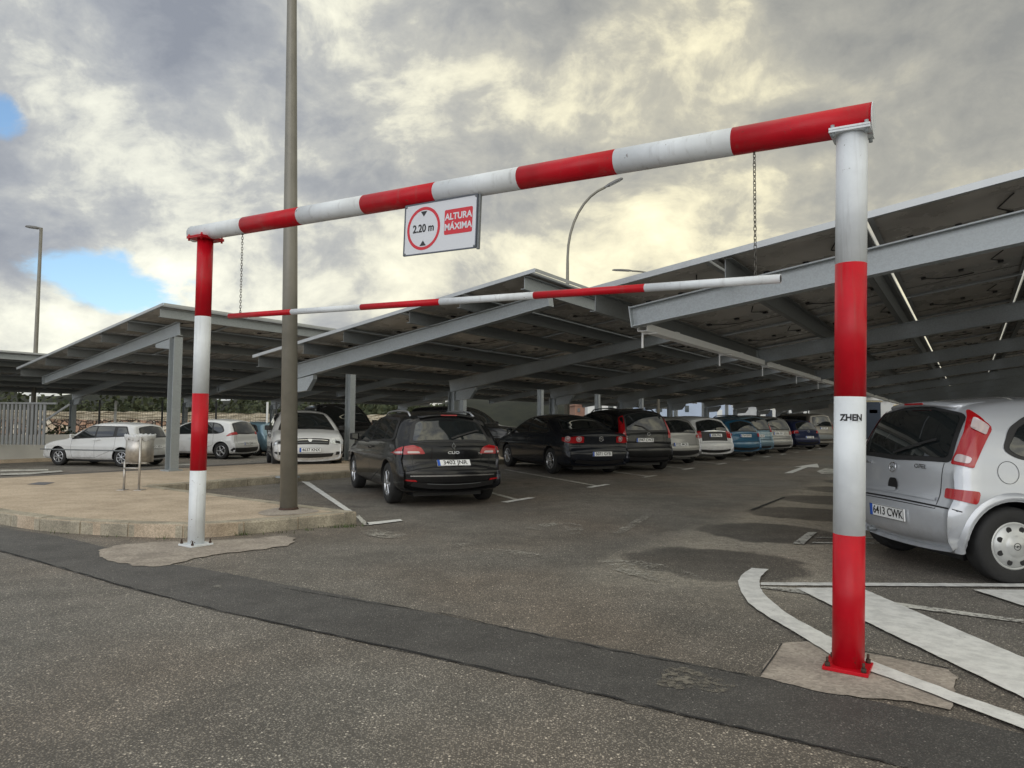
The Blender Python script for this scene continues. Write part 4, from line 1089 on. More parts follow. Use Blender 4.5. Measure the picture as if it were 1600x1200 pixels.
    def W(s, x, z):
        x = np.asarray(x, float); z = np.asarray(z, float)
        bz = np.interp(x, [p[0] for p in s.belt], [p[1] for p in s.belt])
        a = np.clip(np.abs(x - s.L * .5) / (s.L * .5), 0, 1)
        wd = s.w * (1 - .015 * a ** 2 - .085 * a ** 6)
        low = np.clip((s.crease - z) / .4, 0, 1); wd = wd - .045 * low ** 2
        hi = np.clip((z - s.crease) / np.maximum(bz - s.crease, .05), 0, 1.0); wd = wd - .03 * hi ** 2
        wd = wd + s.cr2 * np.exp(-((z - s.crease - .10) / .035) ** 2)
        up = np.maximum(z - bz, 0); sm = up * up / (up + .05)
        return wd - s.lean * sm - .05 * np.clip(up / .5, 0, 1) ** 2
    def side(s, x, z, off=0.0, sgn=1):
        P2 = np.stack([x, z], 1); dc = s.dist(P2); y = s.W(x, z) - s.drop(dc[:, 0], dc[:, 1])
        return np.stack([x, sgn * y, z], 1)
    def edge_pt(s, nm, key, q):
        # nm: 'rear','front' keyed by z; 'top' keyed by x. q lateral arc coordinate, may wrap round the corner
        ii = s.seg(nm); kv = s.loop[ii][:, 1 if nm != 'top' else 0]
        o = np.argsort(kv, kind='stable'); kv = kv[o]; ii = ii[o]
        f = lambda arr: np.stack([np.interp(key, kv, arr[ii][:, j]) for j in range(arr.shape[1])], 1)
        B = f(s.loop); n = f(s.nrm); n /= np.linalg.norm(n, axis=1)[:, None]; c = np.interp(key, kv, s.c[ii])
        I = B - n * c[:, None]; wb = s.W(I[:, 0], I[:, 1]) - s.drop0(c)
        aq = np.abs(q); t = np.clip(aq / wb, 0, 1); pos = B - n * (c * t ** 2.2)[:, None]
        over = np.maximum(aq - wb, 0); dd_ = np.where(over < s.r, over * (.35 + .65 * over / s.r), over); sp = I - n * (dd_)[:, None]
        ys = s.W(sp[:, 0], sp[:, 1]) - s.drop(dd_, c)
        wr = over > 0; X = np.where(wr, sp[:, 0], pos[:, 0]); Z = np.where(wr, sp[:, 1], pos[:, 1]); Y = np.where(wr, ys, aq)
        return np.stack([X, np.sign(q + 1e-9) * Y, Z], 1)
    def halfw(s, nm, key):
        ii = s.seg(nm); kv = s.loop[ii][:, 1 if nm != 'top' else 0]; o = np.argsort(kv, kind='stable')
        I = s.inset[ii[o]]; return np.interp(key, kv[o], s.W(I[:, 0], I[:, 1]) - s.drop0(s.c[ii[o]]))
    def skin(s):
        mb = MB(); nU, nV = s.nU, s.nV
        cb = {k: s.inset[s.seg(k)] for k in ('bot', 'top', 'rear', 'front')}
        u = s.us[:, None, None]; v = s.vs[None, :, None]
        Bo, To = cb['bot'][:, None, :], cb['top'][:, None, :]; Re, Fr = cb['rear'][None], cb['front'][None]
        G = (1 - v) * Bo + v * To + (1 - u) * Re + u * Fr - ((1 - u) * (1 - v) * cb['bot'][0] + u * (1 - v) * cb['bot'][-1] + (1 - u) * v * cb['top'][0] + u * v * cb['top'][-1])
        flat = G.reshape(-1, 2); S3 = s.side(flat[:, 0], flat[:, 1]).reshape(nU, nV, 3)
        verts = [tuple(p) for p in S3.reshape(-1, 3)] + [(p[0], -p[1], p[2]) for p in S3.reshape(-1, 3)]; NS = nU * nV
        fs = []
        for i in range(nU - 1):
            for j in range(nV - 1):
                q = i * nV + j; fs.append((q, q + nV, q + nV + 1, q + 1)); fs.append((NS + q, NS + q + 1, NS + q + nV + 1, NS + q + nV))
        # boundary loop grid index in loop order
        gi = [i * nV for i in range(nU - 1)] + [(nU - 1) * nV + j for j in range(nV - 1)] + [i * nV + nV - 1 for i in range(nU - 1, 0, -1)] + [j for j in range(nV - 1, 0, -1)]
        ts = [-1, -.94, -.84, -.68, -.45, -.2, 0, .2, .45, .68, .84, .94, 1]; N = len(s.loop)
        wb = S3.reshape(-1, 3)[gi][:, 1]; idx = {}
        for k, t in enumerate(ts):
            for i in range(N):
                if t == 1: idx[k, i] = gi[i]
                elif t == -1: idx[k, i] = NS + gi[i]
                else:
                    p = s.loop[i] - s.nrm[i] * s.c[i] * abs(t) ** 2.2; idx[k, i] = len(verts); verts.append((p[0], t * wb[i], p[1]))
        for k in range(len(ts) - 1):
            for i in range(N): j = (i + 1) % N; fs.append((idx[k, i], idx[k, j], idx[k + 1, j], idx[k + 1, i]))
        mb.add(verts, fs, 0, True); return mb
def poly_mesh(poly, step=0.06):
    bm = bmesh.new(); f = bm.faces.new([bm.verts.new((a, b, 0)) for a, b in poly])
    for ax in (0, 1):
        lo = min(p[ax] for p in poly); hi = max(p[ax] for p in poly); n = max(1, int((hi - lo) / step))
        for k in range(1, n):
            co = [0, 0, 0]; co[ax] = lo + (hi - lo) * k / n; no = [0, 0, 0]; no[ax] = 1
            bmesh.ops.bisect_plane(bm, geom=bm.verts[:] + bm.edges[:] + bm.faces[:], plane_co=co, plane_no=no, dist=1e-5)
    bmesh.ops.triangulate(bm, faces=[x for x in bm.faces if len(x.verts) > 4])
    bm.verts.ensure_lookup_table(); bm.verts.index_update()
    v = np.array([[p.co.x, p.co.y] for p in bm.verts]); fs = [[q.index for q in x.verts] for x in bm.faces]; bm.free()
    return v, fs
def offset_pts(fn, v, off):
    e = .004; P0 = fn(v[:, 0], v[:, 1]); A = fn(v[:, 0] + e, v[:, 1]) - fn(v[:, 0] - e, v[:, 1]); B = fn(v[:, 0], v[:, 1] + e) - fn(v[:, 0], v[:, 1] - e)
    n = np.cross(A, B); n /= np.maximum(np.linalg.norm(n, axis=1), 1e-9)[:, None]; return P0, n
def rounded(poly, rad):
    out = []; n = len(poly)
    for i in range(n):
        p = Vector((*poly[i], 0)); a = Vector((*poly[i - 1], 0)) - p; b = Vector((*poly[(i + 1) % n], 0)) - p
        k = min(rad, a.length * .45, b.length * .45); p0 = p + a.normalized() * k; p1 = p + b.normalized() * k
        for t in (0, .33, .67, 1): q = p0 * (1 - t) ** 2 + p * (2 * t * (1 - t)) + p1 * t * t; out.append((q.x, q.y))
    return out
def decal(mb, body, kind, poly, off, mi=0, rad=0.03, step=.06, sgn=1, thick=0.0):
    # thin shell following the body; kind side/rear/front/top
    poly = rounded(poly, rad) if rad else poly
    v, fs = poly_mesh(poly, step)
    if kind == 'side': fn = lambda a, b: body.side(a, b, 0, sgn)
    elif kind == 'top': fn = lambda a, b: body.edge_pt('top', a, b * body.halfw('top', a))      # (x, fraction)
    else: fn = lambda a, b: body.edge_pt(kind, b, a)                                            # (q, z)
    P0, n = offset_pts(fn, v, off)
    cen = np.array([body.L * .5, 0, body.H * .45])
    if kind == 'side': flip = (n[:, 1] * sgn) < 0
    else: flip = ((P0 - cen) * n).sum(1) < 0
    n[flip] *= -1
    for_ = P0 + n * off; mb.add([Vector(p) for p in for_], fs, mi, True)
def frame_on(body, kind, q, z, off=.006, right=None):
    e = .02; fn = (lambda a, b: body.edge_pt(kind, np.array([b]), np.array([a]))[0]) if kind != 'side' else (lambda a, b: body.side(np.array([a]), np.array([b]))[0])
    p = fn(q, z); up = Vector(fn(q, z + e) - fn(q, z - e)).normalized(); rt = Vector(fn(q + e, z) - fn(q - e, z)).normalized()
    if kind == 'rear': rt = -rt                                  # seen from behind, right is -Y
    n = rt.cross(up).normalized(); rt = up.cross(n)
    return frame(Vector(p) + n * off, rt, up, n)

def wheel(parent, x, y, r, style, width=.2, rimc=None, sgn=1, depth_=1):
    # axis along y; outer face at y
    Mx = Matrix.Translation((x, y, r)) @ Matrix.Rotation(-math.pi / 2 * sgn, 4, 'X')   # local z -> outward
    rr = r * (.63 if style != 'cap' else .62)
    W0 = MB(); W0.lathe([(0, -.07), (rr - .005, -.07), (rr + .002, -width), (rr - .03, -width + .01), (0, -width + .03)], 28)
    wo = W0.build('wheel', M_black, parent); wo.matrix_local = Mx
    t = MB(); t.lathe([(rr, -width + .01), (r - .03, -width), (r - .006, -width + .02), (r, -width * .8), (r, -width * .25), (r - .006, -.02), (r - .03, -.003), (rr + .02, 0), (rr, -.012)], 44).build('tyre', M_rubber, wo)
    rim = MB(); rc = rimc or M_alloy
    rim.lathe([(rr + .001, -.012), (rr - .006, -.006), (rr - .018, -.010), (rr - .022, -.035), (rr - .03, -.065)], 40)
    if style == 'cap':
        n = 64; prof = [(rr - .016, -.012), (rr * .88, .0), (rr * .52, .010), (rr * .42, .016), (rr * .40, .020), (0, .024)]
        rim.lathe(prof, 48)
        for k in range(8):
            blk = MB()
           
            a = 2 * math.pi * (k + .5) / 8; c = Vector((math.cos(a) * rr * .73, math.sin(a) * rr * .73, 0)); pts = []
            for j in range(14): b = 2 * math.pi * j / 14; q = Vector((math.cos(b) * rr * .13, math.sin(b) * rr * .115)); pts.append((c.x + q.x * math.cos(a) - q.y * math.sin(a), c.y + q.x * math.sin(a) + q.y * math.cos(a)))
            blk.prism(pts, -.012, .0065); blk.build('rim_opening', M_ink, wo)
        lg = MB(); NN = 20; vs = []
        for k in range(NN): a = 2 * math.pi * k / NN; vs += [(.030 * math.cos(a), .030 * math.sin(a), .0245), (.025 * math.cos(a), .025 * math.sin(a), .0245)]
        lg.add(vs, [(2 * k, 2 * k + 1, (2 * k + 3) % (2 * NN), (2 * k + 2) % (2 * NN)) for k in range(NN)])
        lg.prism([(-.03, .004), (-.002, .001), (-.004, .010), (.03, -.004), (.002, -.001), (.004, -.010)], .024, .0255); lg.build('hub_badge', M_ink, wo)
    elif style == 'steel':
        rim.lathe([(rr - .02, -.03), (rr * .8, -.012), (rr * .6, -.02), (rr * .3, .0), (0, .0)], 40)
    else:
        ns, wd = {'five': (5, .30), 'double': (10, .15), 'seven': (7, .22), 'six': (6, .24)}[style]
        for k in range(ns):
            a = 2 * math.pi * k / ns + (.13 if (style == 'double' and k % 2) else 0); ca, sa = math.cos(a), math.sin(a)
            w0_, w1_ = rr * wd * .55, rr * wd * .42
            T = Matrix.Rotation(a, 4, 'Z')
            sec = [(rr * .12, -w0_, -.012), (rr * .12, w0_, -.012), (rr * .95, w1_, -.010), (rr * .95, -w1_, -.010), (rr * .12, -w0_ * .7, .002), (rr * .12, w0_ * .7, .002), (rr * .93, w1_ * .6, -.002), (rr * .93, -w1_ * .6, -.002)]
            rim.add(sec, [(4, 5, 6, 7), (0, 4, 7, 3), (1, 2, 6, 5), (0, 1, 5, 4), (3, 7, 6, 2)], 0, False, T)
        rim.lathe([(rr * .22, -.02), (rr * .2, .003), (rr * .12, .006), (0, .006)], 20)
    rim.build('rim', rc, wo)
    return wo

def plate(parent, T, txt, wd=.52, ht=.11, dirty=1.0):
    mb = MB(); mb.prism(rounded([(-wd / 2, -ht / 2), (wd / 2, -ht / 2), (wd / 2, ht / 2), (-wd / 2, ht / 2)], .008), -.012, .004, M=T)
    fr = mb.build('license_plate', [M_plate], parent)
    MB().prism([(-wd / 2 + .003, -ht / 2 + .003), (-wd / 2 + .043, -ht / 2 + .003), (-wd / 2 + .043, ht / 2 - .003), (-wd / 2 + .003, ht / 2 - .003)], .003, .005, M=T).build('plate_band', M_plateblue, fr)
    mb = MB()
    for a, b, c, d in ((-wd / 2, ht / 2 - .003, wd / 2, ht / 2), (-wd / 2, -ht / 2, wd / 2, -ht / 2 + .003), (-wd / 2, -ht / 2 + .003, -wd / 2 + .003, ht / 2 - .003), (wd / 2 - .003, -ht / 2 + .003, wd / 2, ht / 2 - .003)): mb.prism([(a, b), (c, b), (c, d), (a, d)], .003, .006, M=T)
    mb.build('plate_rim', M_ink, fr)
    if txt: text_obj('plate_lettering', txt, ht * .92, M_ink, fr, T @ Matrix.Translation((.02, 0, .005)), wd * .84 / (len(txt) * ht * .92 * .56), .0008, .0015)
    return fr

TPL = {
 'wagon': dict(L=4.27, w=.865, H=1.46, wheels=(.80, 3.39), r=.12, lean=.46,
   rear=[(.12, .24), (.02, .33), (.0, .50), (.02, .60), (.10, .66), (.10, .80), (.11, .93), (.16, 1.02), (.27, 1.18), (.38, 1.31), (.42, 1.385)],
   top=[(.42, 1.385), (.62, 1.425), (1.2, 1.46), (1.9, 1.455), (2.35, 1.395), (2.75, 1.24), (3.25, 1.00), (3.45, .955), (3.85, .885), (4.08, .79)],
   front=[(4.08, .79), (4.20, .66), (4.265, .50), (4.26, .34), (4.17, .22)],
   belt=[(0, .98), (1.2, .965), (3.2, .90), (4.2, .80)],
   trim=[(.46, 1.03), (.60, .985), (1.7, .955), (3.02, .905), (2.46, 1.275), (2.25, 1.345), (1.9, 1.365), (.85, 1.345), (.66, 1.30)],
   glass=[[(.60, 1.04), (.74, 1.01), (1.04, 1.0), (1.10, 1.31), (.86, 1.31), (.76, 1.28)], [(1.09, 1.0), (1.90, .965), (1.93, 1.335), (1.15, 1.315)], [(1.97, .962), (2.88, .935), (2.42, 1.25), (2.22, 1.315), (2.0, 1.335)]],
   rearwin=[(-.60, 1.03), (0, 1.005), (.60, 1.03), (.50, 1.31), (0, 1.345), (-.50, 1.31)], reartrim=[(-.66, 1.00), (0, .975), (.66, 1.00), (.55, 1.335), (0, 1.37), (-.55, 1.335)],
   wind=(2.36, 3.36), doors=[[(1.94, .28), (1.94, .95)], [(1.06, .55), (1.0, .62), (.98, .97)], [(2.95, .28), (3.0, .5), (2.98, .90)]], tailgate=[(-.64, .98), (-.60, .62), (.60, .62), (.64, .98)], plate=(0, .70), seamz=.61),
 'hatch': dict(L=4.05, w=.85, H=1.46, wheels=(.70, 3.22), r=.12, lean=.40,
   rear=[(.12, .24), (.02, .33), (.0, .52), (.03, .66), (.07, .80), (.10, .94), (.22, 1.14), (.34, 1.30), (.42, 1.385)],
   top=[(.42, 1.385), (.60, 1.415), (1.15, 1.46), (1.8, 1.45), (2.2, 1.39), (2.6, 1.24), (3.05, 1.01), (3.3, .955), (3.65, .885), (3.87, .79)],
   front=[(3.87, .79), (3.99, .66), (4.045, .50), (4.04, .34), (3.95, .22)],
   belt=[(0, .97), (1.2, .955), (3.0, .90), (4.0, .80)],
   trim=[(.55, 1.03), (.70, .985), (1.7, .95), (2.85, .905), (2.32, 1.265), (2.12, 1.335), (1.7, 1.355), (.95, 1.33), (.78, 1.28)],
   glass=[[(.68, 1.04), (.80, 1.01), (.95, 1.0), (1.0, 1.28), (.88, 1.27)], [(1.0, 1.0), (1.75, .965), (1.78, 1.325), (1.05, 1.305)], [(1.82, .962), (2.70, .935), (2.27, 1.24), (2.09, 1.305), (1.84, 1.325)]],
   rearwin=[(-.58, 1.0), (0, .98), (.58, 1.0), (.48, 1.29), (0, 1.325), (-.48, 1.29)], reartrim=[(-.63, .97), (0, .95), (.63, .97), (.52, 1.31), (0, 1.345), (-.52, 1.31)],
   wind=(2.22, 3.16), doors=[[(1.79, .28), (1.79, .95)], [(1.0, .55), (.93, .62), (.92, .97)], [(2.76, .28), (2.82, .5), (2.8, .90)]], tailgate=[(-.60, .96), (-.56, .60), (.56, .60), (.60, .96)], plate=(0, .74), seamz=.60),
 'oldhatch': dict(L=3.85, w=.82, H=1.42, wheels=(.68, 3.10), r=.09, lean=.34, cend=.08, crease=.56,
   rear=[(.10, .24), (.01, .33), (0, .50), (.03, .60), (.08, .68), (.10, .90), (.16, 1.05), (.26, 1.25), (.32, 1.33)],
   top=[(.32, 1.33), (.48, 1.375), (1.0, 1.42), (1.7, 1.415), (2.05, 1.35), (2.4, 1.17), (2.75, .96), (2.95, .90), (3.4, .83), (3.70, .75)],
   front=[(3.70, .75), (3.80, .66), (3.845, .50), (3.84, .33), (3.76, .22)], belt=[(0, .92), (3.0, .84), (3.8, .74)],
   trim=[(.40, .97), (1.6, .92), (2.62, .86), (2.14, 1.22), (1.95, 1.30), (.62, 1.29)],
   glass=[[(.46, 1.0), (.90, .985), (.93, 1.25), (.64, 1.25)], [(1.02, .975), (1.66, .945), (1.69, 1.275), (1.05, 1.262)], [(1.72, .942), (2.48, .905), (2.10, 1.18), (1.93, 1.258), (1.74, 1.275)]],
   rearwin=[(-.55, .97), (0, .95), (.55, .97), (.47, 1.26), (0, 1.29), (-.47, 1.26)], reartrim=[(-.59, .94), (0, .92), (.59, .94), (.50, 1.28), (0, 1.31), (-.50, 1.28)],
   wind=(2.03, 2.88), doors=[[(1.69, .28), (1.69, .93)], [(.98, .55), (.93, .62), (.93, .95)], [(2.55, .28), (2.60, .5), (2.58, .86)]], tailgate=[(-.58, .93), (-.54, .60), (.54, .60), (.58, .93)], plate=(0, .74), seamz=.60),
 'mpv': dict(L=4.05, w=.85, H=1.62, wheels=(.62, 3.28), r=.095, cend=.07, lean=.27, crease=.62,
   rear=[(.12, .25), (.03, .33), (.0, .45), (.0, .60), (.03, .68), (.055, .74), (.065, .95), (.10, 1.08), (.19, 1.30), (.28, 1.47), (.34, 1.53)],
   top=[(.34, 1.53), (.50, 1.575), (1.0, 1.62), (1.7, 1.61), (2.15, 1.545), (2.6, 1.38), (3.15, 1.08), (3.4, 1.0), (3.75, .90), (3.92, .80)],
   front=[(3.92, .80), (4.01, .66), (4.045, .50), (4.04, .34), (3.95, .23)],
   belt=[(0, 1.03), (1.2, 1.0), (3.0, .97), (4.0, .85)],
   trim=[(.50, 1.13), (.60, 1.06), (.8, 1.02), (1.8, 1.0), (3.05, .965), (2.36, 1.37), (2.1, 1.46), (1.7, 1.49), (1.0, 1.475), (.76, 1.42), (.60, 1.32)],
   glass=[[(.545, 1.14), (.62, 1.085), (.78, 1.05), (.96, 1.045), (1.02, 1.44), (.86, 1.415), (.68, 1.32)], [(1.02, 1.04), (1.82, 1.02), (1.84, 1.46), (1.08, 1.445)], [(1.88, 1.018), (2.92, .995), (2.32, 1.35), (2.08, 1.435), (1.9, 1.46)]],
   rearwin=[(-.62, 1.07), (0, 1.045), (.62, 1.07), (.56, 1.46), (0, 1.505), (-.56, 1.46)], reartrim=[(-.67, 1.03), (0, 1.0), (.67, 1.03), (.60, 1.485), (0, 1.525), (-.60, 1.485)],
   wind=(2.17, 3.26), doors=[[(1.85, .28), (1.85, 1.0)], [(1.0, .55), (.95, .62), (.95, 1.03)], [(2.85, .28), (2.9, .5), (2.9, .96)]], tailgate=[(-.60, 1.02), (-.58, .62), (.58, .62), (.60, 1.02)], plate=(0, .50), seamz=.64),
 'sedan': dict(L=4.76, w=.905, H=1.47, wheels=(1.02, 3.73), r=.12, lean=.44,
   rear=[(.14, .26), (.03, .34), (.0, .50), (.02, .62), (.07, .70), (.06, .85), (.05, .97), (.10, 1.02)],
   top=[(.10, 1.02), (.35, 1.055), (.62, 1.08), (.95, 1.20), (1.35, 1.36), (1.75, 1.44), (2.2, 1.47), (2.6, 1.445), (2.95, 1.36), (3.35, 1.18), (3.75, 1.0), (4.1, .93), (4.45, .84), (4.58, .78)],
   front=[(4.58, .78), (4.70, .64), (4.755, .48), (4.75, .34), (4.64, .24)],
   belt=[(0, 1.0), (1.2, .985), (3.5, .93), (4.7, .82)],
   trim=[(1.02, 1.03), (1.2, .99), (2.4, .965), (3.52, .93), (2.98, 1.27), (2.65, 1.36), (2.2, 1.385), (1.75, 1.355), (1.4, 1.27)],
   glass=[[(1.16, 1.04), (1.30, 1.02), (1.42, 1.015), (1.52, 1.27), (1.42, 1.24)], [(1.47, 1.012), (2.28, .985), (2.30, 1.355), (1.78, 1.325), (1.57, 1.28)], [(2.34, .982), (3.38, .958), (2.94, 1.245), (2.63, 1.33), (2.36, 1.355)]],
   rearwin=None, deckwin=(.68, 1.42), wind=(2.78, 3.68), doors=[[(2.31, .28), (2.31, .98)], [(1.36, .55), (1.30, .65), (1.32, 1.0)], [(3.4, .28), (3.46, .5), (3.42, .93)]], tailgate=[(-.62, 1.0), (-.56, .68), (.56, .68), (.62, 1.0)], plate=(0, .54), seamz=.66),
 'suv': dict(L=4.5, w=.92, H=1.78, wheels=(.85, 3.5), r=.11, lean=.24,
   rear=[(.10, .36), (.02, .42), (.0, .55), (.02, .66), (.07, .72), (.08, 1.0), (.10, 1.12), (.17, 1.40), (.24, 1.62), (.29, 1.70)],
   top=[(.29, 1.70), (.5, 1.745), (1.2, 1.78), (2.1, 1.77), (2.5, 1.70), (2.85, 1.50), (3.2, 1.22), (3.45, 1.13), (4.0, 1.07), (4.34, .99)],
   front=[(4.34, .99), (4.44, .85), (4.49, .62), (4.48, .45), (4.40, .34)],
   belt=[(0, 1.12), (3.0, 1.08), (4.4, .98)],
   trim=[(.36, 1.14), (1.8, 1.12), (3.14, 1.08), (2.72, 1.46), (2.45, 1.61), (2.1, 1.64), (.55, 1.61)],
   glass=[[(.45, 1.18), (1.05, 1.17), (1.07, 1.58), (.58, 1.57)], [(1.12, 1.17), (1.98, 1.15), (2.0, 1.61), (1.14, 1.58)], [(2.04, 1.15), (3.02, 1.13), (2.66, 1.45), (2.42, 1.58), (2.08, 1.61)]],
   rearwin=[(-.62, 1.14), (0, 1.13), (.62, 1.14), (.55, 1.58), (0, 1.60), (-.55, 1.58)], reartrim=[(-.66, 1.11), (0, 1.10), (.66, 1.11), (.58, 1.61), (0, 1.63), (-.58, 1.61)],
   wind=(2.52, 3.28), doors=[[(2.02, .40), (2.02, 1.12)], [(1.1, .7), (1.05, .8), (1.06, 1.14)], [(3.1, .40), (3.12, .7), (3.08, 1.08)]], tailgate=[(-.64, 1.1), (-.62, .72), (.62, .72), (.64, 1.1)], plate=(0, .92), seamz=.70),
}
def line_strip(mb, body, kind, pts, wd, off, sgn=1, mi=0):
    # thin strip following the surface along a polyline (panel gaps, trims)
    fine = []
    for i in range(len(pts) - 1):
        a, b = Vector((*pts[i], 0)), Vector((*pts[i + 1], 0)); n = max(1, int((b - a).length / .05))
        for k in range(n): fine.append(a.lerp(b, k / n))
    fine.append(Vector((*pts[-1], 0))); Lp, Rp = [], []
    for i, p in enumerate(fine):
        t = (fine[min(i + 1, len(fine) - 1)] - fine[max(0, i - 1)]).normalized(); n = Vector((-t.y, t.x, 0)) * wd / 2; Lp.append(p + n); Rp.append(p - n)
    v = np.array([[p.x, p.y] for p in Lp + Rp]); N = len(fine)
    if kind == 'side': fn = lambda a, b: body.side(a, b, 0, sgn)
    elif kind == 'top': fn = lambda a, b: body.edge_pt('top', a, b * body.halfw('top', a))
    else: fn = lambda a, b: body.edge_pt(kind, b, a)
    P0, n = offset_pts(fn, v, off); cen = np.array([body.L * .5, 0, body.H * .4]); flip = ((P0 - cen) * n).sum(1) < 0; n[flip] *= -1
    mb.add([Vector(p) for p in P0 + n * off], [(i, i + 1, N + i + 1, N + i) for i in range(N - 1)], mi, True)

def make_car(name, label, tpl, L, w, H, paint, ground, heading, ref='rear', **o):
    """ground: world point under ref ('rear' bumper centre, 'RR' right rear tyre, 'LR' left rear, 'LF', 'RF'); heading deg clockwise from +Y"""
    T = TPL[tpl]; B = Body(T, L, w, H); near = o.get('near', False)
    h = R(90 - heading); f = Vector((math.cos(h), math.sin(h), 0)); l = Vector((-f.y, f.x, 0))
    xr, xf = T['wheels'][0] * B.sx, T['wheels'][1] * B.sx; xr = o.get('xr', xr); xf = o.get('xf', xf); wr = o.get('wr', .31)
    rx, ry = {'rear': (0, 0), 'front': (L, 0), 'RR': (xr, -w + .1), 'LR': (xr, w - .1), 'RF': (xf, -w + .1), 'LF': (xf, w - .1), 'mid': (L / 2, 0)}[ref]
    org = Vector((ground.x, ground.y, o.get('gz', 0))) - f * rx - l * ry
    C = thing('car' if not o.get('nm') else o['nm'], label, 'car', org, h, o.get('group', 'cars parked in the bays'))
    C.name = name
    sk = B.skin(); body = sk.build('body', [paint, M_black], C)
    # wheel arches: cut with cylinders, dark liner inside
    for k, x in enumerate((xr, xf)):
        for sg in (1, -1):
            cm = MB(); Mx = Matrix.Translation((x, sg * (w - .13), wr + .005)) @ Matrix.Rotation(-math.pi / 2, 4, 'X'); cm.lathe([(0, -.2), (wr + .045, -.2), (wr + .045, .2), (0, .2)], 40, Mx, 1)
            co_ = cm.build('cut', [paint, M_black], C); 
            bmx = bmesh.new(); bmx.from_mesh(co_.data); bmesh.ops.remove_doubles(bmx, verts=bmx.verts[:], dist=1e-5); bmesh.ops.recalc_face_normals(bmx, faces=bmx.faces[:]); bmx.to_mesh(co_.data); bmx.free()
            md = body.modifiers.new('b', 'BOOLEAN'); md.operation = 'DIFFERENCE'; md.object = co_; md.solver = 'EXACT'
            dg = bpy.context.evaluated_depsgraph_get(); dg.update()
            nm_ = bpy.data.meshes.new_from_object(body.evaluated_get(dg)); body.modifiers.clear(); old = body.data; body.data = nm_; bpy.data.meshes.remove(old); bpy.data.objects.remove(co_)
    body.data.name = 'body'
    if hasattr(body.data, 'set_sharp_from_angle'): body.data.set_sharp_from_angle(angle=R(40))
    sx, sz, kq = B.sx, B.sz, B.kq
    SS = lambda pl: [(a * sx, b * sz) for a, b in pl]; RS = lambda pl: [(a * kq, b * sz) for a, b in pl]
    gl = o.get('glass', M_glass)
    # side glass with dark surround
    for sg in (1, -1):
        if o.get('sides', (1, -1)) and sg in o.get('sides', (1, -1)):
            tm = MB(); decal(tm, B, 'side', SS(T['trim']), .004, rad=.05, sgn=sg); tm.build('window_surround', M_black, C)
            for i, g_ in enumerate(T['glass']):
                if o.get('noquarter') and i == 0: continue
                gm = MB(); decal(gm, B, 'side', SS(g_), .008, rad=.035, sgn=sg); gm.build('side_window', gl, C)
            sm = MB()
            for d_ in T['doors']: line_strip(sm, B, 'side', SS(d_), .007, .0018, sg)
            line_strip(sm, B, 'side', SS([T['doors'][1][0], (T['doors'][0][0][0], .28), (T['doors'][2][0][0], .28)]), .007, .0018, sg)
            sm.build('panel_gap', M_ink, C)
            for xx, zz_ in ((T['doors'][0][0][0] + .10 - .22, .86), (T['doors'][2][-1][0] - 1.02 + .10, .84)):
                Th = frame_on(B, 'side', xx * sx, zz_ * sz, .0); p = Th.translation.copy(); p.y *= sg
                hm = MB(); hm.box((p.x, p.y + sg * .022, p.z), (.17, .018, .03)); 
                for e_ in (-.07, .07): hm.box((p.x + e_, p.y + sg * .008, p.z), (.03, .02, .026))
                hm.build('door_handle', o.get('handle', paint), C, .006)
    # windscreen / rear deck window
    x0_, x1_ = T['wind'][0] * sx, T['wind'][1] * sx
    wm = MB(); decal(wm, B, 'top', [(x0_, -.93), (x1_, -.97), (x1_ + .02, 0), (x1_, .97), (x0_, .93), (x0_ - .03, 0)], .004, rad=.06); wm.build('windshield_surround', M_black, C)
    wm = MB(); decal(wm, B, 'top', [(x0_ + .04, -.88), (x1_ - .07, -.92), (x1_ - .05, 0), (x1_ - .07, .92), (x0_ + .04, .88), (x0_ + .01, 0)], .007, rad=.05); ws = wm.build('windshield', gl, C)
    if o.get('front_view'):
        wp = MB()
        for q0, q1 in ((-.75, -.05), (-.05, .65)): line_strip(wp, B, 'top', [(x1_ - .05, q0), (x1_ - .16, q1)], .02, .02)
        wp.build('wiper', M_black, C)
    if T.get('rearwin'):
        m_ = MB(); decal(m_, B, 'rear', RS(T['reartrim']), .004, rad=.06); m_.build('rear_window_surround', o.get('rtrim', M_black), C)
        m_ = MB(); decal(m_, B, 'rear', RS(o.get('rearwin', T['rearwin'])), .008, rad=.05); rw = m_.build('rear_window', gl, C)
        if near or o.get('wiper'):
            m_ = MB(); zb = T['rearwin'][0][1] * sz + .02; line_strip(m_, B, 'rear', [(0, zb - .05), (.16, zb + .05), (.38, zb + .10)] if o.get('wiper') != 'long' else [(.02, zb - .03), (-.18, zb + .03), (-.46, zb + .12)], .022, .028); m_.build('wiper', M_black, C)
    if T.get('deckwin'):
        a, b = T['deckwin'][0] * sx, T['deckwin'][1] * sx
        m_ = MB(); decal(m_, B, 'top', [(a, -.93), (a, .93), (b, .84), (b, -.84)], .004, rad=.05); m_.build('rear_window_surround', M_black, C)
        m_ = MB(); decal(m_, B, 'top', [(a + .04, -.87), (a + .04, .87), (b - .03, .78), (b - .03, -.78)], .008, rad=.05); m_.build('rear_window', gl, C)
    # tailgate gap and bumper gap
    sm = MB(); line_strip(sm, B, 'rear', RS(T['tailgate']), .007, .0018)
    line_strip(sm, B, 'rear', [(-(w - .09), T['seamz'] * sz), (w - .09, T['seamz'] * sz)], .007, .002); sm.build('panel_gap', M_ink, C)
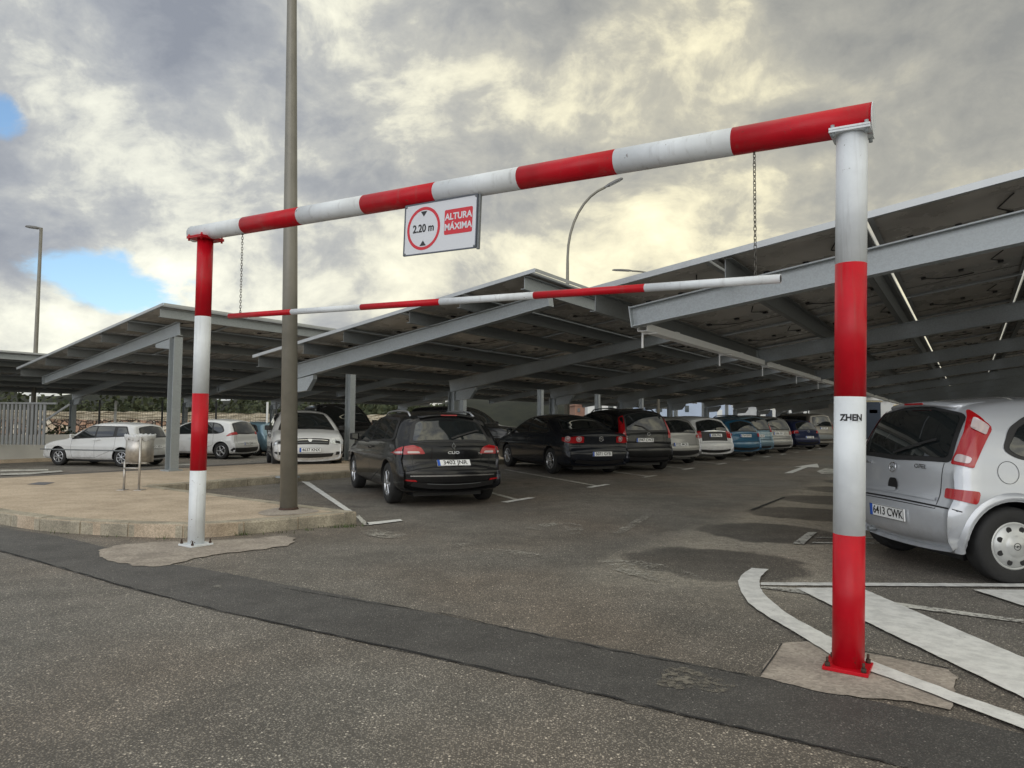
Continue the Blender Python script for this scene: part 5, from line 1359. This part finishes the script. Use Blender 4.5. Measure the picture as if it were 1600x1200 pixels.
    # lamps: list of (poly, material) mirrored
    def lamps(key, kind, nm, base_mat):
        for sg in (1, -1):
            par = None
            for i, (pl_, mt_) in enumerate(o.get(key, [])):
                m_ = MB(); poly = [(a * sg * kq, b * sz) for a, b in pl_]
                if sg < 0: poly = poly[::-1]
                decal(m_, B, kind, poly, .009 + .004 * i, rad=.02, step=.04)
                ob = m_.build(nm if i == 0 else nm + '_segment', mt_, C if i == 0 else par)
                if i == 0: par = ob
    lamps('tail', 'rear', 'taillight', M_taill); lamps('head', 'front', 'headlight', M_headl)
    for nm, kind, poly, mt_, off in o.get('extra', []):
        m_ = MB(); decal(m_, B, kind, RS(poly) if kind != 'side' else SS(poly), off, rad=.02, step=.05); m_.build(nm, mt_, C)
    for nm, kind, pts, wd, mt_, off in o.get('strips', []):
        m_ = MB(); line_strip(m_, B, kind, RS(pts), wd, off); m_.build(nm, mt_, C)
    # black lower valance + plate
    if o.get('valance', True):
        m_ = MB(); decal(m_, B, 'rear', RS([(-.66, .275), (.66, .275), (.62, .36), (-.62, .36)]), .014, rad=.03); m_.build('bumper_valance', M_black, C)
    pz = o.get('plate_pos', T['plate'])
    if o.get('plate') is not None:
        plate(C, frame_on(B, 'rear', pz[0] * kq, pz[1] * sz, .014), o['plate'])
    if o.get('fplate') is not None:
        plate(C, frame_on(B, 'front', 0, o['fplate'][1] * sz, .014), o['fplate'][0])
    st = o.get('wheel', 'five'); rc = o.get('rimc')
    for x, y_, sg in ((xr, w - .025, 1), (xr, -w + .025, -1), (xf, w - .025, 1), (xf, -w + .025, -1)): wheel(C, x, y_, wr, st, .2, rc, sg)
    # mirrors
    for sg in (1, -1):
        xm = T['doors'][2][0][0] * sx - .02 + o.get('mir', 0); zm = (T['glass'][2][1][1] + .05) * sz; y0 = float(B.W(xm, zm))
        mm = MB(); prof = [(0, .02), (.0, .15), (.04, .175), (.09, .12), (.09, .03), (.05, .0)]
        mm.prism([(q + xm - .06, sg * (p + y0 + .03)) for q, p in prof], zm - .045, zm + .075); mr = mm.build('mirror', o.get('mirm', paint), C, .018)
        MB().box((xm, sg * (y0 + .02), zm - .02), (.07, .08, .04)).build('mirror_arm', M_black, mr)
        if near: MB().prism([(xm - .0645, sg * (y0 + .065)), (xm - .061, sg * (y0 + .065)), (xm - .061, sg * (y0 + .165)), (xm - .0645, sg * (y0 + .165))], zm - .033, zm + .063).build('mirror_glass', M_glass, mr)
    if o.get('rails'):
        for sg in (1, -1):
            rm = MB(); pts = []
            for k in range(11):
                t = k / 10; x = (T['trim'][-2][0] * sx) * .75 + t * (T['wind'][0] * sx - T['trim'][-2][0] * sx * .75 - .1); p = B.edge_pt('top', np.array([x]), np.array([sg * (float(B.halfw('top', x)) - .0)]))[0]
                pts.append((p[0], p[1], p[2] + .055 * min(1, math.sin(math.pi * t) * 3.2) - .01))
            rm.tube(pts, .016, 8); rm.build('roof_rail', o['rails'], C)
    if o.get('spoiler'):
        m_ = MB(); qs = np.linspace(-.86, .86, 15); x1s = T['top'][1][0] * sx; x0s = T['top'][0][0] * sx; hw1 = float(B.halfw('top', x1s)); vs = []
        for q in qs:
            a_ = B.edge_pt('top', np.array([x1s + .10]), np.array([q * hw1]))[0]; b_ = B.edge_pt('top', np.array([x0s + .06]), np.array([q * hw1]))[0]
            bk = x0s - .075 + .10 * abs(q) ** 3
            vs += [(a_[0], a_[1], a_[2] + .001), (b_[0], b_[1] * .99, b_[2] + .016), (bk, b_[1] * .97, b_[2] - .002), (bk + .004, b_[1] * .97, b_[2] - .022), (x0s + .03, b_[1] * .96, b_[2] - .05)]
        nq = len(qs); m_.add(vs, [(5 * k + r_, 5 * k + r_ + 1, 5 * k + 6 + r_, 5 * k + 5 + r_) for k in range(nq - 1) for r_ in range(4)] + [(0, 1, 2, 3, 4), tuple(5 * (nq - 1) + r_ for r_ in (4, 3, 2, 1, 0))], 0, True); m_.build('spoiler', paint, C)
        zc_ = float(B.edge_pt('top', np.array([x0s + .06]), np.array([0.]))[0][2]); MB().box((x0s - .072, 0, zc_ - .012), (.02, .26, .016)).build('brake_light', M_taill, C)
    if o.get('antenna'):
        xx = T['top'][1][0] * sx + .1; MB().tube([(xx, 0, H - .05 * sz), (xx - .18, 0, H + .16)], .004, 6).build('antenna', M_black, C)
    if o.get('exhaust'):
        MB().tube([(.05, .42, .26), (.25, .42, .27)], .025, 12).build('exhaust_pipe', M_galvd, C)
    # dark underbody floor so that light does not leak
    MB().box((L / 2, 0, .215), (L * .84, w * 1.25, .15)).build('underbody', M_black, C)
    C['_b'] = 0; del C['_b']
    return C, B

# ------------------------------------------------------------------ the cars themselves
P_black = car_paint('paint_black', (.006, .0065, .0075), 0.0, .25, .04)
P_blackblue = car_paint('paint_blueblack', (.007, .009, .014), 0.0, .25, .04)
P_white = car_paint('paint_white', (.66, .67, .67), 0.0, .35, .35)
P_silver = car_paint('paint_silver', (.52, .545, .58), 0.4, .38, .25)
P_grey = car_paint('paint_grey', (.17, .165, .16), 0.5, .38, .25)
P_greylt = car_paint('paint_lightgrey', (.30, .30, .29), 0.5, .38, .25)
P_blue = car_paint('paint_blue', (.015, .10, .19), 0.3, .3, .2)
P_ltblue = car_paint('paint_paleblue', (.13, .22, .28), 0.4, .35, .2)
P_navy = car_paint('paint_navy', (.012, .018, .055), 0.3, .3, .2)
P_taupe = car_paint('paint_taupe', (.20, .185, .16), 0.5, .4, .3)
def ring(mb, r0, r1, T, z0=0, z1=.006, n=28, sx=1.0):
    vs = []
    for k in range(n):
        a = 2 * math.pi * k / n
        for r_, z in ((r0, z0), (r1, z0), (r1, z1), (r0, z1)): vs.append((r_ * math.cos(a) * sx, r_ * math.sin(a), z))
    mb.add(vs, [(4 * k + j, 4 * ((k + 1) % n) + j, 4 * ((k + 1) % n) + (j + 1) % 4, 4 * k + (j + 1) % 4) for k in range(n) for j in range(4)], 0, True, T)
def diamond_badge(C, T, s):
    mb = MB()
    o_ = [(0, s), (s * .62, 0), (0, -s), (-s * .62, 0)]; i_ = [(0, s * .55), (s * .30, 0), (0, -s * .55), (-s * .30, 0)]
    for k in range(4): j = (k + 1) % 4; mb.prism([o_[k], o_[j], i_[j], i_[k]], 0, .008, M=T)
    mb.build('badge', M_chrome, C)
def bolt_badge(C, T, s):
    mb = MB(); ring(mb, s, s * .86, T); mb.prism([(-s * 1.25, s * .10), (-s * .1, s * .02), (-s * .05, s * .22), (s * 1.25, -s * .10), (s * .1, -s * .02), (s * .05, -s * .22)], .001, .008, M=T); mb.build('badge', M_chrome, C)
def round_badge(C, T, s, letters=''):
    mb = MB(); ring(mb, s, s * .86, T); b = mb.build('badge', M_chrome, C)
    if letters: text_obj('badge_letters', letters, s * 1.25, M_chrome, b, T, .8, .002, .003)
def row_pos(px_, py_): return P(px_, py_)
HD = -23.0
# 1. the black estate nearest the gate
c, B = make_car('estate_car', 'glossy black estate car nearest the gate, seen from behind, plate 3402 JNR', 'wagon', 4.27, .865, 1.43, P_black, P(611, 786), -24, 'LR', near=True, wr=.315,
  tail=[([(.43, .80), (.48, .90), (.60, .965), (.86, .955), (1.06, .915), (1.0, .825), (.84, .79)], M_taill), ([(.50, .812), (.52, .845), (.68, .848), (.68, .812)], M_tailc), ([(.74, .812), (.74, .848), (.90, .848), (.89, .825), (.84, .81)], M_tailc)],
  extra=[('reflector', 'rear', [(.56, .365), (.74, .36), (.74, .395), (.58, .40)], M_taill, .012), ('reflector', 'rear', [(-.74, .36), (-.56, .365), (-.58, .40), (-.74, .395)], M_taill, .012)],
  strips=[('chrome_strip', 'rear', [(-.66, .475), (.66, .475)], .022, M_chrome, .010), ('chrome_strip', 'rear', [(-.42, .345), (.42, .345)], .008, M_galvd, .012)],
  plate='3402 JNR', plate_pos=(0, .655), wheel='six', rails=simple('rail_silver', (.42, .43, .44), .35, metal=.7), spoiler=True, wiper='long', antenna=True, handle=P_black)
diamond_badge(c, frame_on(B, 'rear', 0, .915 * B.sz, .006), .058)
text_obj('model_lettering', 'CLIO', .055, M_chrome, c, frame_on(B, 'rear', 0, .815 * B.sz, .006), 1.5, .002, .001)
text_obj('model_lettering', 'TCe', .035, M_chrome, c, frame_on(B, 'rear', -.44, .80 * B.sz, .006), 1.0, .002, .001)
# 2. saloon
c, B = make_car('saloon_car', 'black saloon with round ringed tail lamps, plate 5071 GYB', 'sedan', 4.76, .905, 1.47, P_blackblue, P(863, 740), HD, 'LR', near=True, wr=.32,
  tail=[([(.44, .78), (.44, .93), (.60, .955), (.98, .94), (.98, .80), (.70, .765)], M_taill)],
  extra=[('plate_trim', 'rear', [(-.5, .70), (.5, .70), (.52, .715), (-.52, .715)], M_black, .006)],
  plate='5071 GYB', plate_pos=(0, .52), wheel='double')
for q in (.56, .80, -.56, -.80):
    T = frame_on(B, 'rear', q * B.kq, .86 * B.sz, .016); mb = MB(); ring(mb, .066, .046, T, 0, .006); mb.lathe([(0, .004), (.030, .003), (.034, 0)], 20, T); mb.build('taillight_ring', M_tailc, c)
round_badge(c, frame_on(B, 'rear', 0, .87 * B.sz, .006), .058, 'W')
# tall red strip lamps helper
def strips_tall(q0, q1, z0, z1, red=M_taill): return [([(q0, z0), (q1, z0), (q1 - .07, z1), (q0 - .05, z1)], red)]
c, B = make_car('people_carrier', 'black people carrier with upright red lamps and roof rails, plate 2947 CWZ', 'mpv', 4.2, .85, 1.64, P_black, P(1031, 733), HD, 'RR', wr=.31,
  tail=[([(.64, .86), (.80, .86), (.80, 1.05), (.70, 1.48), (.60, 1.48), (.66, 1.08)], M_taill)], plate='2947 CWZ', plate_pos=(.12, .80), wheel='five', rails=M_black, wiper=True, antenna=True)
round_badge(c, frame_on(B, 'rear', 0, .95 * B.sz, .006), .045)
c, B = make_car('hatchback', 'silver hatchback with dark rear glass beside the black people carrier', 'hatch', 4.25, .875, 1.47, P_greylt, P(1076, 723), HD, 'RR', wr=.31,
  tail=[([(.62, .82), (.62, .93), (.95, .95), (.95, .85), (.8, .80)], M_taill), ([(.66, .83), (.66, .87), (.84, .87), (.84, .83)], M_tailc)], plate='5522 MCK', plate_pos=(.05, .60), extra=[('bumper_valance', 'rear', [(-.7, .30), (.7, .30), (.66, .42), (-.66, .42)], M_black, .008)], wheel='five')
c, B = make_car('hatchback', 'white and black hatchback with wide red lamps and a dark tailgate', 'hatch', 4.4, .885, 1.50, P_white, P(1126, 718), HD, 'RR', wr=.33,
  tail=[([(.50, .76), (.50, 1.0), (.92, 1.0), (.92, .76)], M_taill)], plate='6206 FNL', plate_pos=(-.02, .83),
  extra=[('tailgate_panel', 'rear', [(-.50, .66), (.50, .66), (.50, 1.0), (-.50, 1.0)], M_black, .006), ('spoiler_strip', 'rear', [(-.48, .955), (.48, .955), (.48, .985), (-.48, .985)], M_chrome, .009)], wheel='five')
c, B = make_car('hatchback', 'teal blue hatchback in the middle of the parked row', 'hatch', 4.1, .84, 1.46, P_blue, P(1172, 713), HD, 'RR', wr=.30,
  tail=[([(.62, .78), (.60, .90), (.80, 1.0), (.95, .92), (.95, .80)], M_taill)], plate='5764 BWN', plate_pos=(.03, .80), wheel='five', antenna=True)
c, B = make_car('people_carrier', 'pale grey-blue people carrier just beyond the teal hatchback', 'mpv', 4.2, .86, 1.58, P_ltblue, P(1193, 709.5), HD, 'RR', wr=.31,
  tail=[([(.62, .95), (.80, .95), (.78, 1.45), (.66, 1.45)], M_taill)], plate='4120 DKX', plate_pos=(0, .78), rails=M_black, wheel='five', wiper=True)
c, B = make_car('people_carrier', 'light metallic grey compact car with sloping rear window', 'mpv', 4.2, .87, 1.58, P_greylt, P(1223, 707), HD, 'RR', wr=.31,
  tail=[([(.62, .80), (.62, .98), (.95, 1.02), (.95, .82)], M_taill)], plate='0386 GSV', plate_pos=(.02, .86), strips=[('bumper_strip', 'rear', [(-.8, .50), (.8, .50)], .025, M_alu, .008)], wheel='five', wiper=True)
c, B = make_car('hatchback', 'dark navy hatchback between the light grey car and the taupe off-roader', 'hatch', 4.2, .87, 1.47, P_navy, P(1266, 701.5), HD, 'RR', wr=.31,
  tail=[([(.56, .80), (.56, .96), (.92, .96), (.92, .82)], M_taill)], plate='7741 HBC', plate_pos=(0, .60), wheel='five')
round_badge(c, frame_on(B, 'rear', 0, .88 * B.sz, .006), .055)
c, B = make_car('off_roader', 'tall taupe off-roader at the far end of the parked row', 'suv', 4.7, .93, 1.82, P_taupe, P(1287, 698.5), HD, 'RR', wr=.36,
  tail=[([(.70, .95), (.86, .95), (.84, 1.40), (.74, 1.40)], M_taill)], plate='9053 BPR', plate_pos=(0, 1.0), wheel='five', rails=M_black, wiper=True, extra=[('bumper', 'rear', [(-.85, .45), (.85, .45), (.85, .66), (-.85, .66)], M_galvd, .02)])
# 3. silver people carrier on the right
c, B = make_car('people_carrier', 'large silver people carrier at the right edge, plate 6413 CWK', 'mpv', 4.05, .847, 1.55, P_silver, P(1577, 911), 87, 'RR', near=True, wr=.31, xr=.55, gz=0,
  tail=[([(.665, 1.02), (.675, 1.15), (.65, 1.32), (.60, 1.47), (.56, 1.53), (.66, 1.545), (.73, 1.52), (.77, 1.42), (.785, 1.28), (.795, 1.12), (.795, 1.02)], M_taill), ([(.685, 1.05), (.765, 1.05), (.765, 1.115), (.69, 1.12)], M_tailc), ([(.665, 1.36), (.755, 1.35), (.73, 1.47), (.63, 1.48)], M_tailc)],
  extra=[('reflector', 'rear', [(.64, .72), (.86, .725), (.86, .80), (.64, .80)], M_taill, .012), ('reflector', 'rear', [(-.86, .725), (-.64, .72), (-.64, .80), (-.86, .80)], M_taill, .012),
         ('tailgate_handle', 'rear', [(-.07, .72), (.07, .72), (.07, .785), (.045, .83), (-.045, .83), (-.07, .785)], M_ink, .010), ('tailgate_handle_lip', 'rear', [(-.07, .70), (.07, .70), (.07, .735), (-.07, .735)], P_silver, .020)],
  strips=[('tailgate_crease', 'rear', [(-.56, .70), (.56, .70)], .03, P_silver, .012), ('bumper_edge', 'rear', [(-.78, .645), (.78, .645)], .008, M_ink, .006)],
  plate='6413 CWK', plate_pos=(0, .50), wheel='cap', rimc=simple('hubcap_silver', (.50, .51, .50), .35, metal=.4, var=.1), spoiler=True, wiper='long', exhaust=True, valance=False)
bolt_badge(c, frame_on(B, 'rear', 0.0, .93 * B.sz, .012), .048)
text_obj('brand_lettering', 'OPEL', .05, M_chrome, c, frame_on(B, 'rear', -.36, .985 * B.sz - .02, .008), 1.25, .002, .001)
text_obj('model_lettering', 'Meriva', .042, M_chrome, c, frame_on(B, 'rear', .44, .98 * B.sz - .02, .008), 1.1, .002, .0005)
# fuel flap and arch flare on its right side
Tf = frame_on(B, 'side', .80, 1.0, .0); pf = Tf.translation
mb = MB(); fl = Matrix.Translation((.64, 0, 0)); NN = 36; vs = []
for k in range(NN):
    a = 2 * math.pi * k / NN; vs += [(.52 + .088 * math.cos(a), .90 + .092 * math.sin(a)), (.52 + .084 * math.cos(a), .90 + .088 * math.sin(a))]
v = np.array(vs); P0, n = offset_pts(lambda a, b: B.side(a, b, 0, -1), v, 0); n[n[:, 1] > 0] *= -1
mb.add([Vector(p) for p in P0 + n * .003], [(2 * k, 2 * k + 1, (2 * k + 3) % (2 * NN), (2 * k + 2) % (2 * NN)) for k in range(NN)]); mb.build('fuel_flap', M_ink, c)
xr_ = .55
for xw in (xr_, TPL['mpv']['wheels'][1]):
    vs = []; NN = 30
    for rr_, of in ((.365, .001), (.375, .020), (.395, .020), (.425, .002)):
        for k in range(NN + 1):
            a = math.pi * (-.06 + 1.12 * k / NN); vs.append((xw + rr_ * math.cos(a), .315 + rr_ * math.sin(a), of))
    v = np.array([[p[0], max(p[1], .23)] for p in vs]); of = np.array([p[2] for p in vs])
    for sg in (-1, 1):
        P0, n = offset_pts(lambda a, b: B.side(a, b, 0, sg), v, 0); n[n[:, 1] * sg < 0] *= -1
        mb = MB(); mb.add([Vector(p) for p in P0 + n * of[:, None]], [(r_ * (NN + 1) + k, r_ * (NN + 1) + k + 1, (r_ + 1) * (NN + 1) + k + 1, (r_ + 1) * (NN + 1) + k) for r_ in range(3) for k in range(NN)], 0, True); mb.build('wheel_arch', P_silver, c)
# 4. left side
g2 = 'cars parked in the bays'
make_car('hatchback', 'older white hatchback in profile beside the low white wall', 'oldhatch', 3.85, .82, 1.42, P_white, P(93, 727, -.3), -77, 'LF', gz=-.3, wr=.295, wheel='seven',
  tail=[([(.60, .80), (.60, .95), (.78, .95), (.78, .80)], M_taill)], head=[([(.42, .60), (.42, .72), (.74, .76), (.98, .78), (.94, .68), (.80, .62)], M_headl)], extra=[('rubbing_strip', 'side', [(.12, .50), (3.88, .50), (3.88, .54), (.12, .54)], M_galvd, .008)], plate='1873 BZX', plate_pos=(0, .62))
make_car('hatchback', 'rounded white compact car in profile half hidden by the left gate post', 'mpv', 4.2, .86, 1.55, P_white, P(346, 717.5, -.3), -75, 'LR', gz=-.3, wr=.32, wheel='five',
  tail=[([(.52, 1.0), (.56, 1.12), (.80, 1.12), (.98, 1.06), (.9, 1.0)], M_taill)], plate='8306 GDM', plate_pos=(0, .62), extra=[('bumper_valance', 'rear', [(-.8, .27), (.8, .27), (.76, .46), (-.76, .46)], M_black, .008)])
make_car('hatchback', 'pale green-grey hatchback glimpsed behind the white front-facing car', 'hatch', 4.0, .84, 1.45, P_ltblue, P(400, 712, -.3), -62, 'LR', gz=-.3, wr=.3, wheel='five')
c, B = make_car('hatchback', 'white hatchback facing the camera behind the lamp pole, plate 4637 KNX', 'hatch', 4.06, .89, 1.53, P_white, P(484, 735), 158, 'front', near=True, wr=.32, wheel='steel', rimc=simple('dark_hubcap', (.08, .08, .085), .4), front_view=True,
  head=[([(.46, .66), (.50, .77), (.66, .80), (.90, .82), (.86, .72), (.62, .655)], M_headl), ([(.60, .69), (.60, .75), (.72, .755), (.72, .69)], M_black)],
  extra=[('grille', 'front', [(-.44, .62), (.44, .62), (.47, .76), (-.47, .76)], M_black, .008), ('lower_grille', 'front', [(-.52, .30), (.52, .30), (.56, .40), (-.56, .40)], M_black, .008),
         ('fog_light_recess', 'front', [(.60, .32), (.80, .34), (.80, .45), (.62, .44)], M_black, .010), ('fog_light_recess', 'front', [(-.80, .34), (-.60, .32), (-.62, .44), (-.80, .45)], M_black, .010)],
  strips=[('grille_bar', 'front', [(-.42, .72), (.42, .72)], .012, M_chrome, .014), ('grille_bar', 'front', [(-.42, .66), (.42, .66)], .008, M_galvd, .014)],
  fplate=('4637 KNX', .485), mirm=M_black)
T = frame_on(B, 'front', 0, .70 * B.sz, .02); mb = MB(); mb.prism([(-.055, .045), (.055, .045), (.045, -.01), (.02, -.05), (-.02, -.05), (-.045, -.01)], 0, .006, M=T); mb.build('badge', M_chrome, c)
make_car('people_carrier', 'tall dark people carrier behind the black estate car', 'suv', 4.6, .92, 1.80, P_black, P(556, 723), 152, 'front', wr=.34, wheel='five', rails=M_black, head=[([(.5, .85), (.5, .98), (.84, 1.0), (.84, .88)], M_headl)], mirm=P_black)
make_car('off_roader', 'dark square off-roader facing right behind the black saloon', 'suv', 4.4, .90, 1.78, P_black, P(818, 716), 112, 'front', wr=.36, wheel='five', head=[([(.5, .85), (.5, .98), (.84, 1.0), (.84, .88)], M_headl)])
make_car('hatchback', 'silver car whose roof shows beyond the black people carrier', 'mpv', 4.2, .86, 1.68, P_silver, P(985, 706), HD, 'rear', wr=.31, wheel='five')
make_car('hatchback', 'small white car far behind, glimpsed left of the dark people carrier', 'hatch', 4.0, .84, 1.45, P_white, P(514, 700, -.3), -62, 'mid', gz=-.3, wr=.3, wheel='five')
# stray vertical sign plate etc. under the roofs
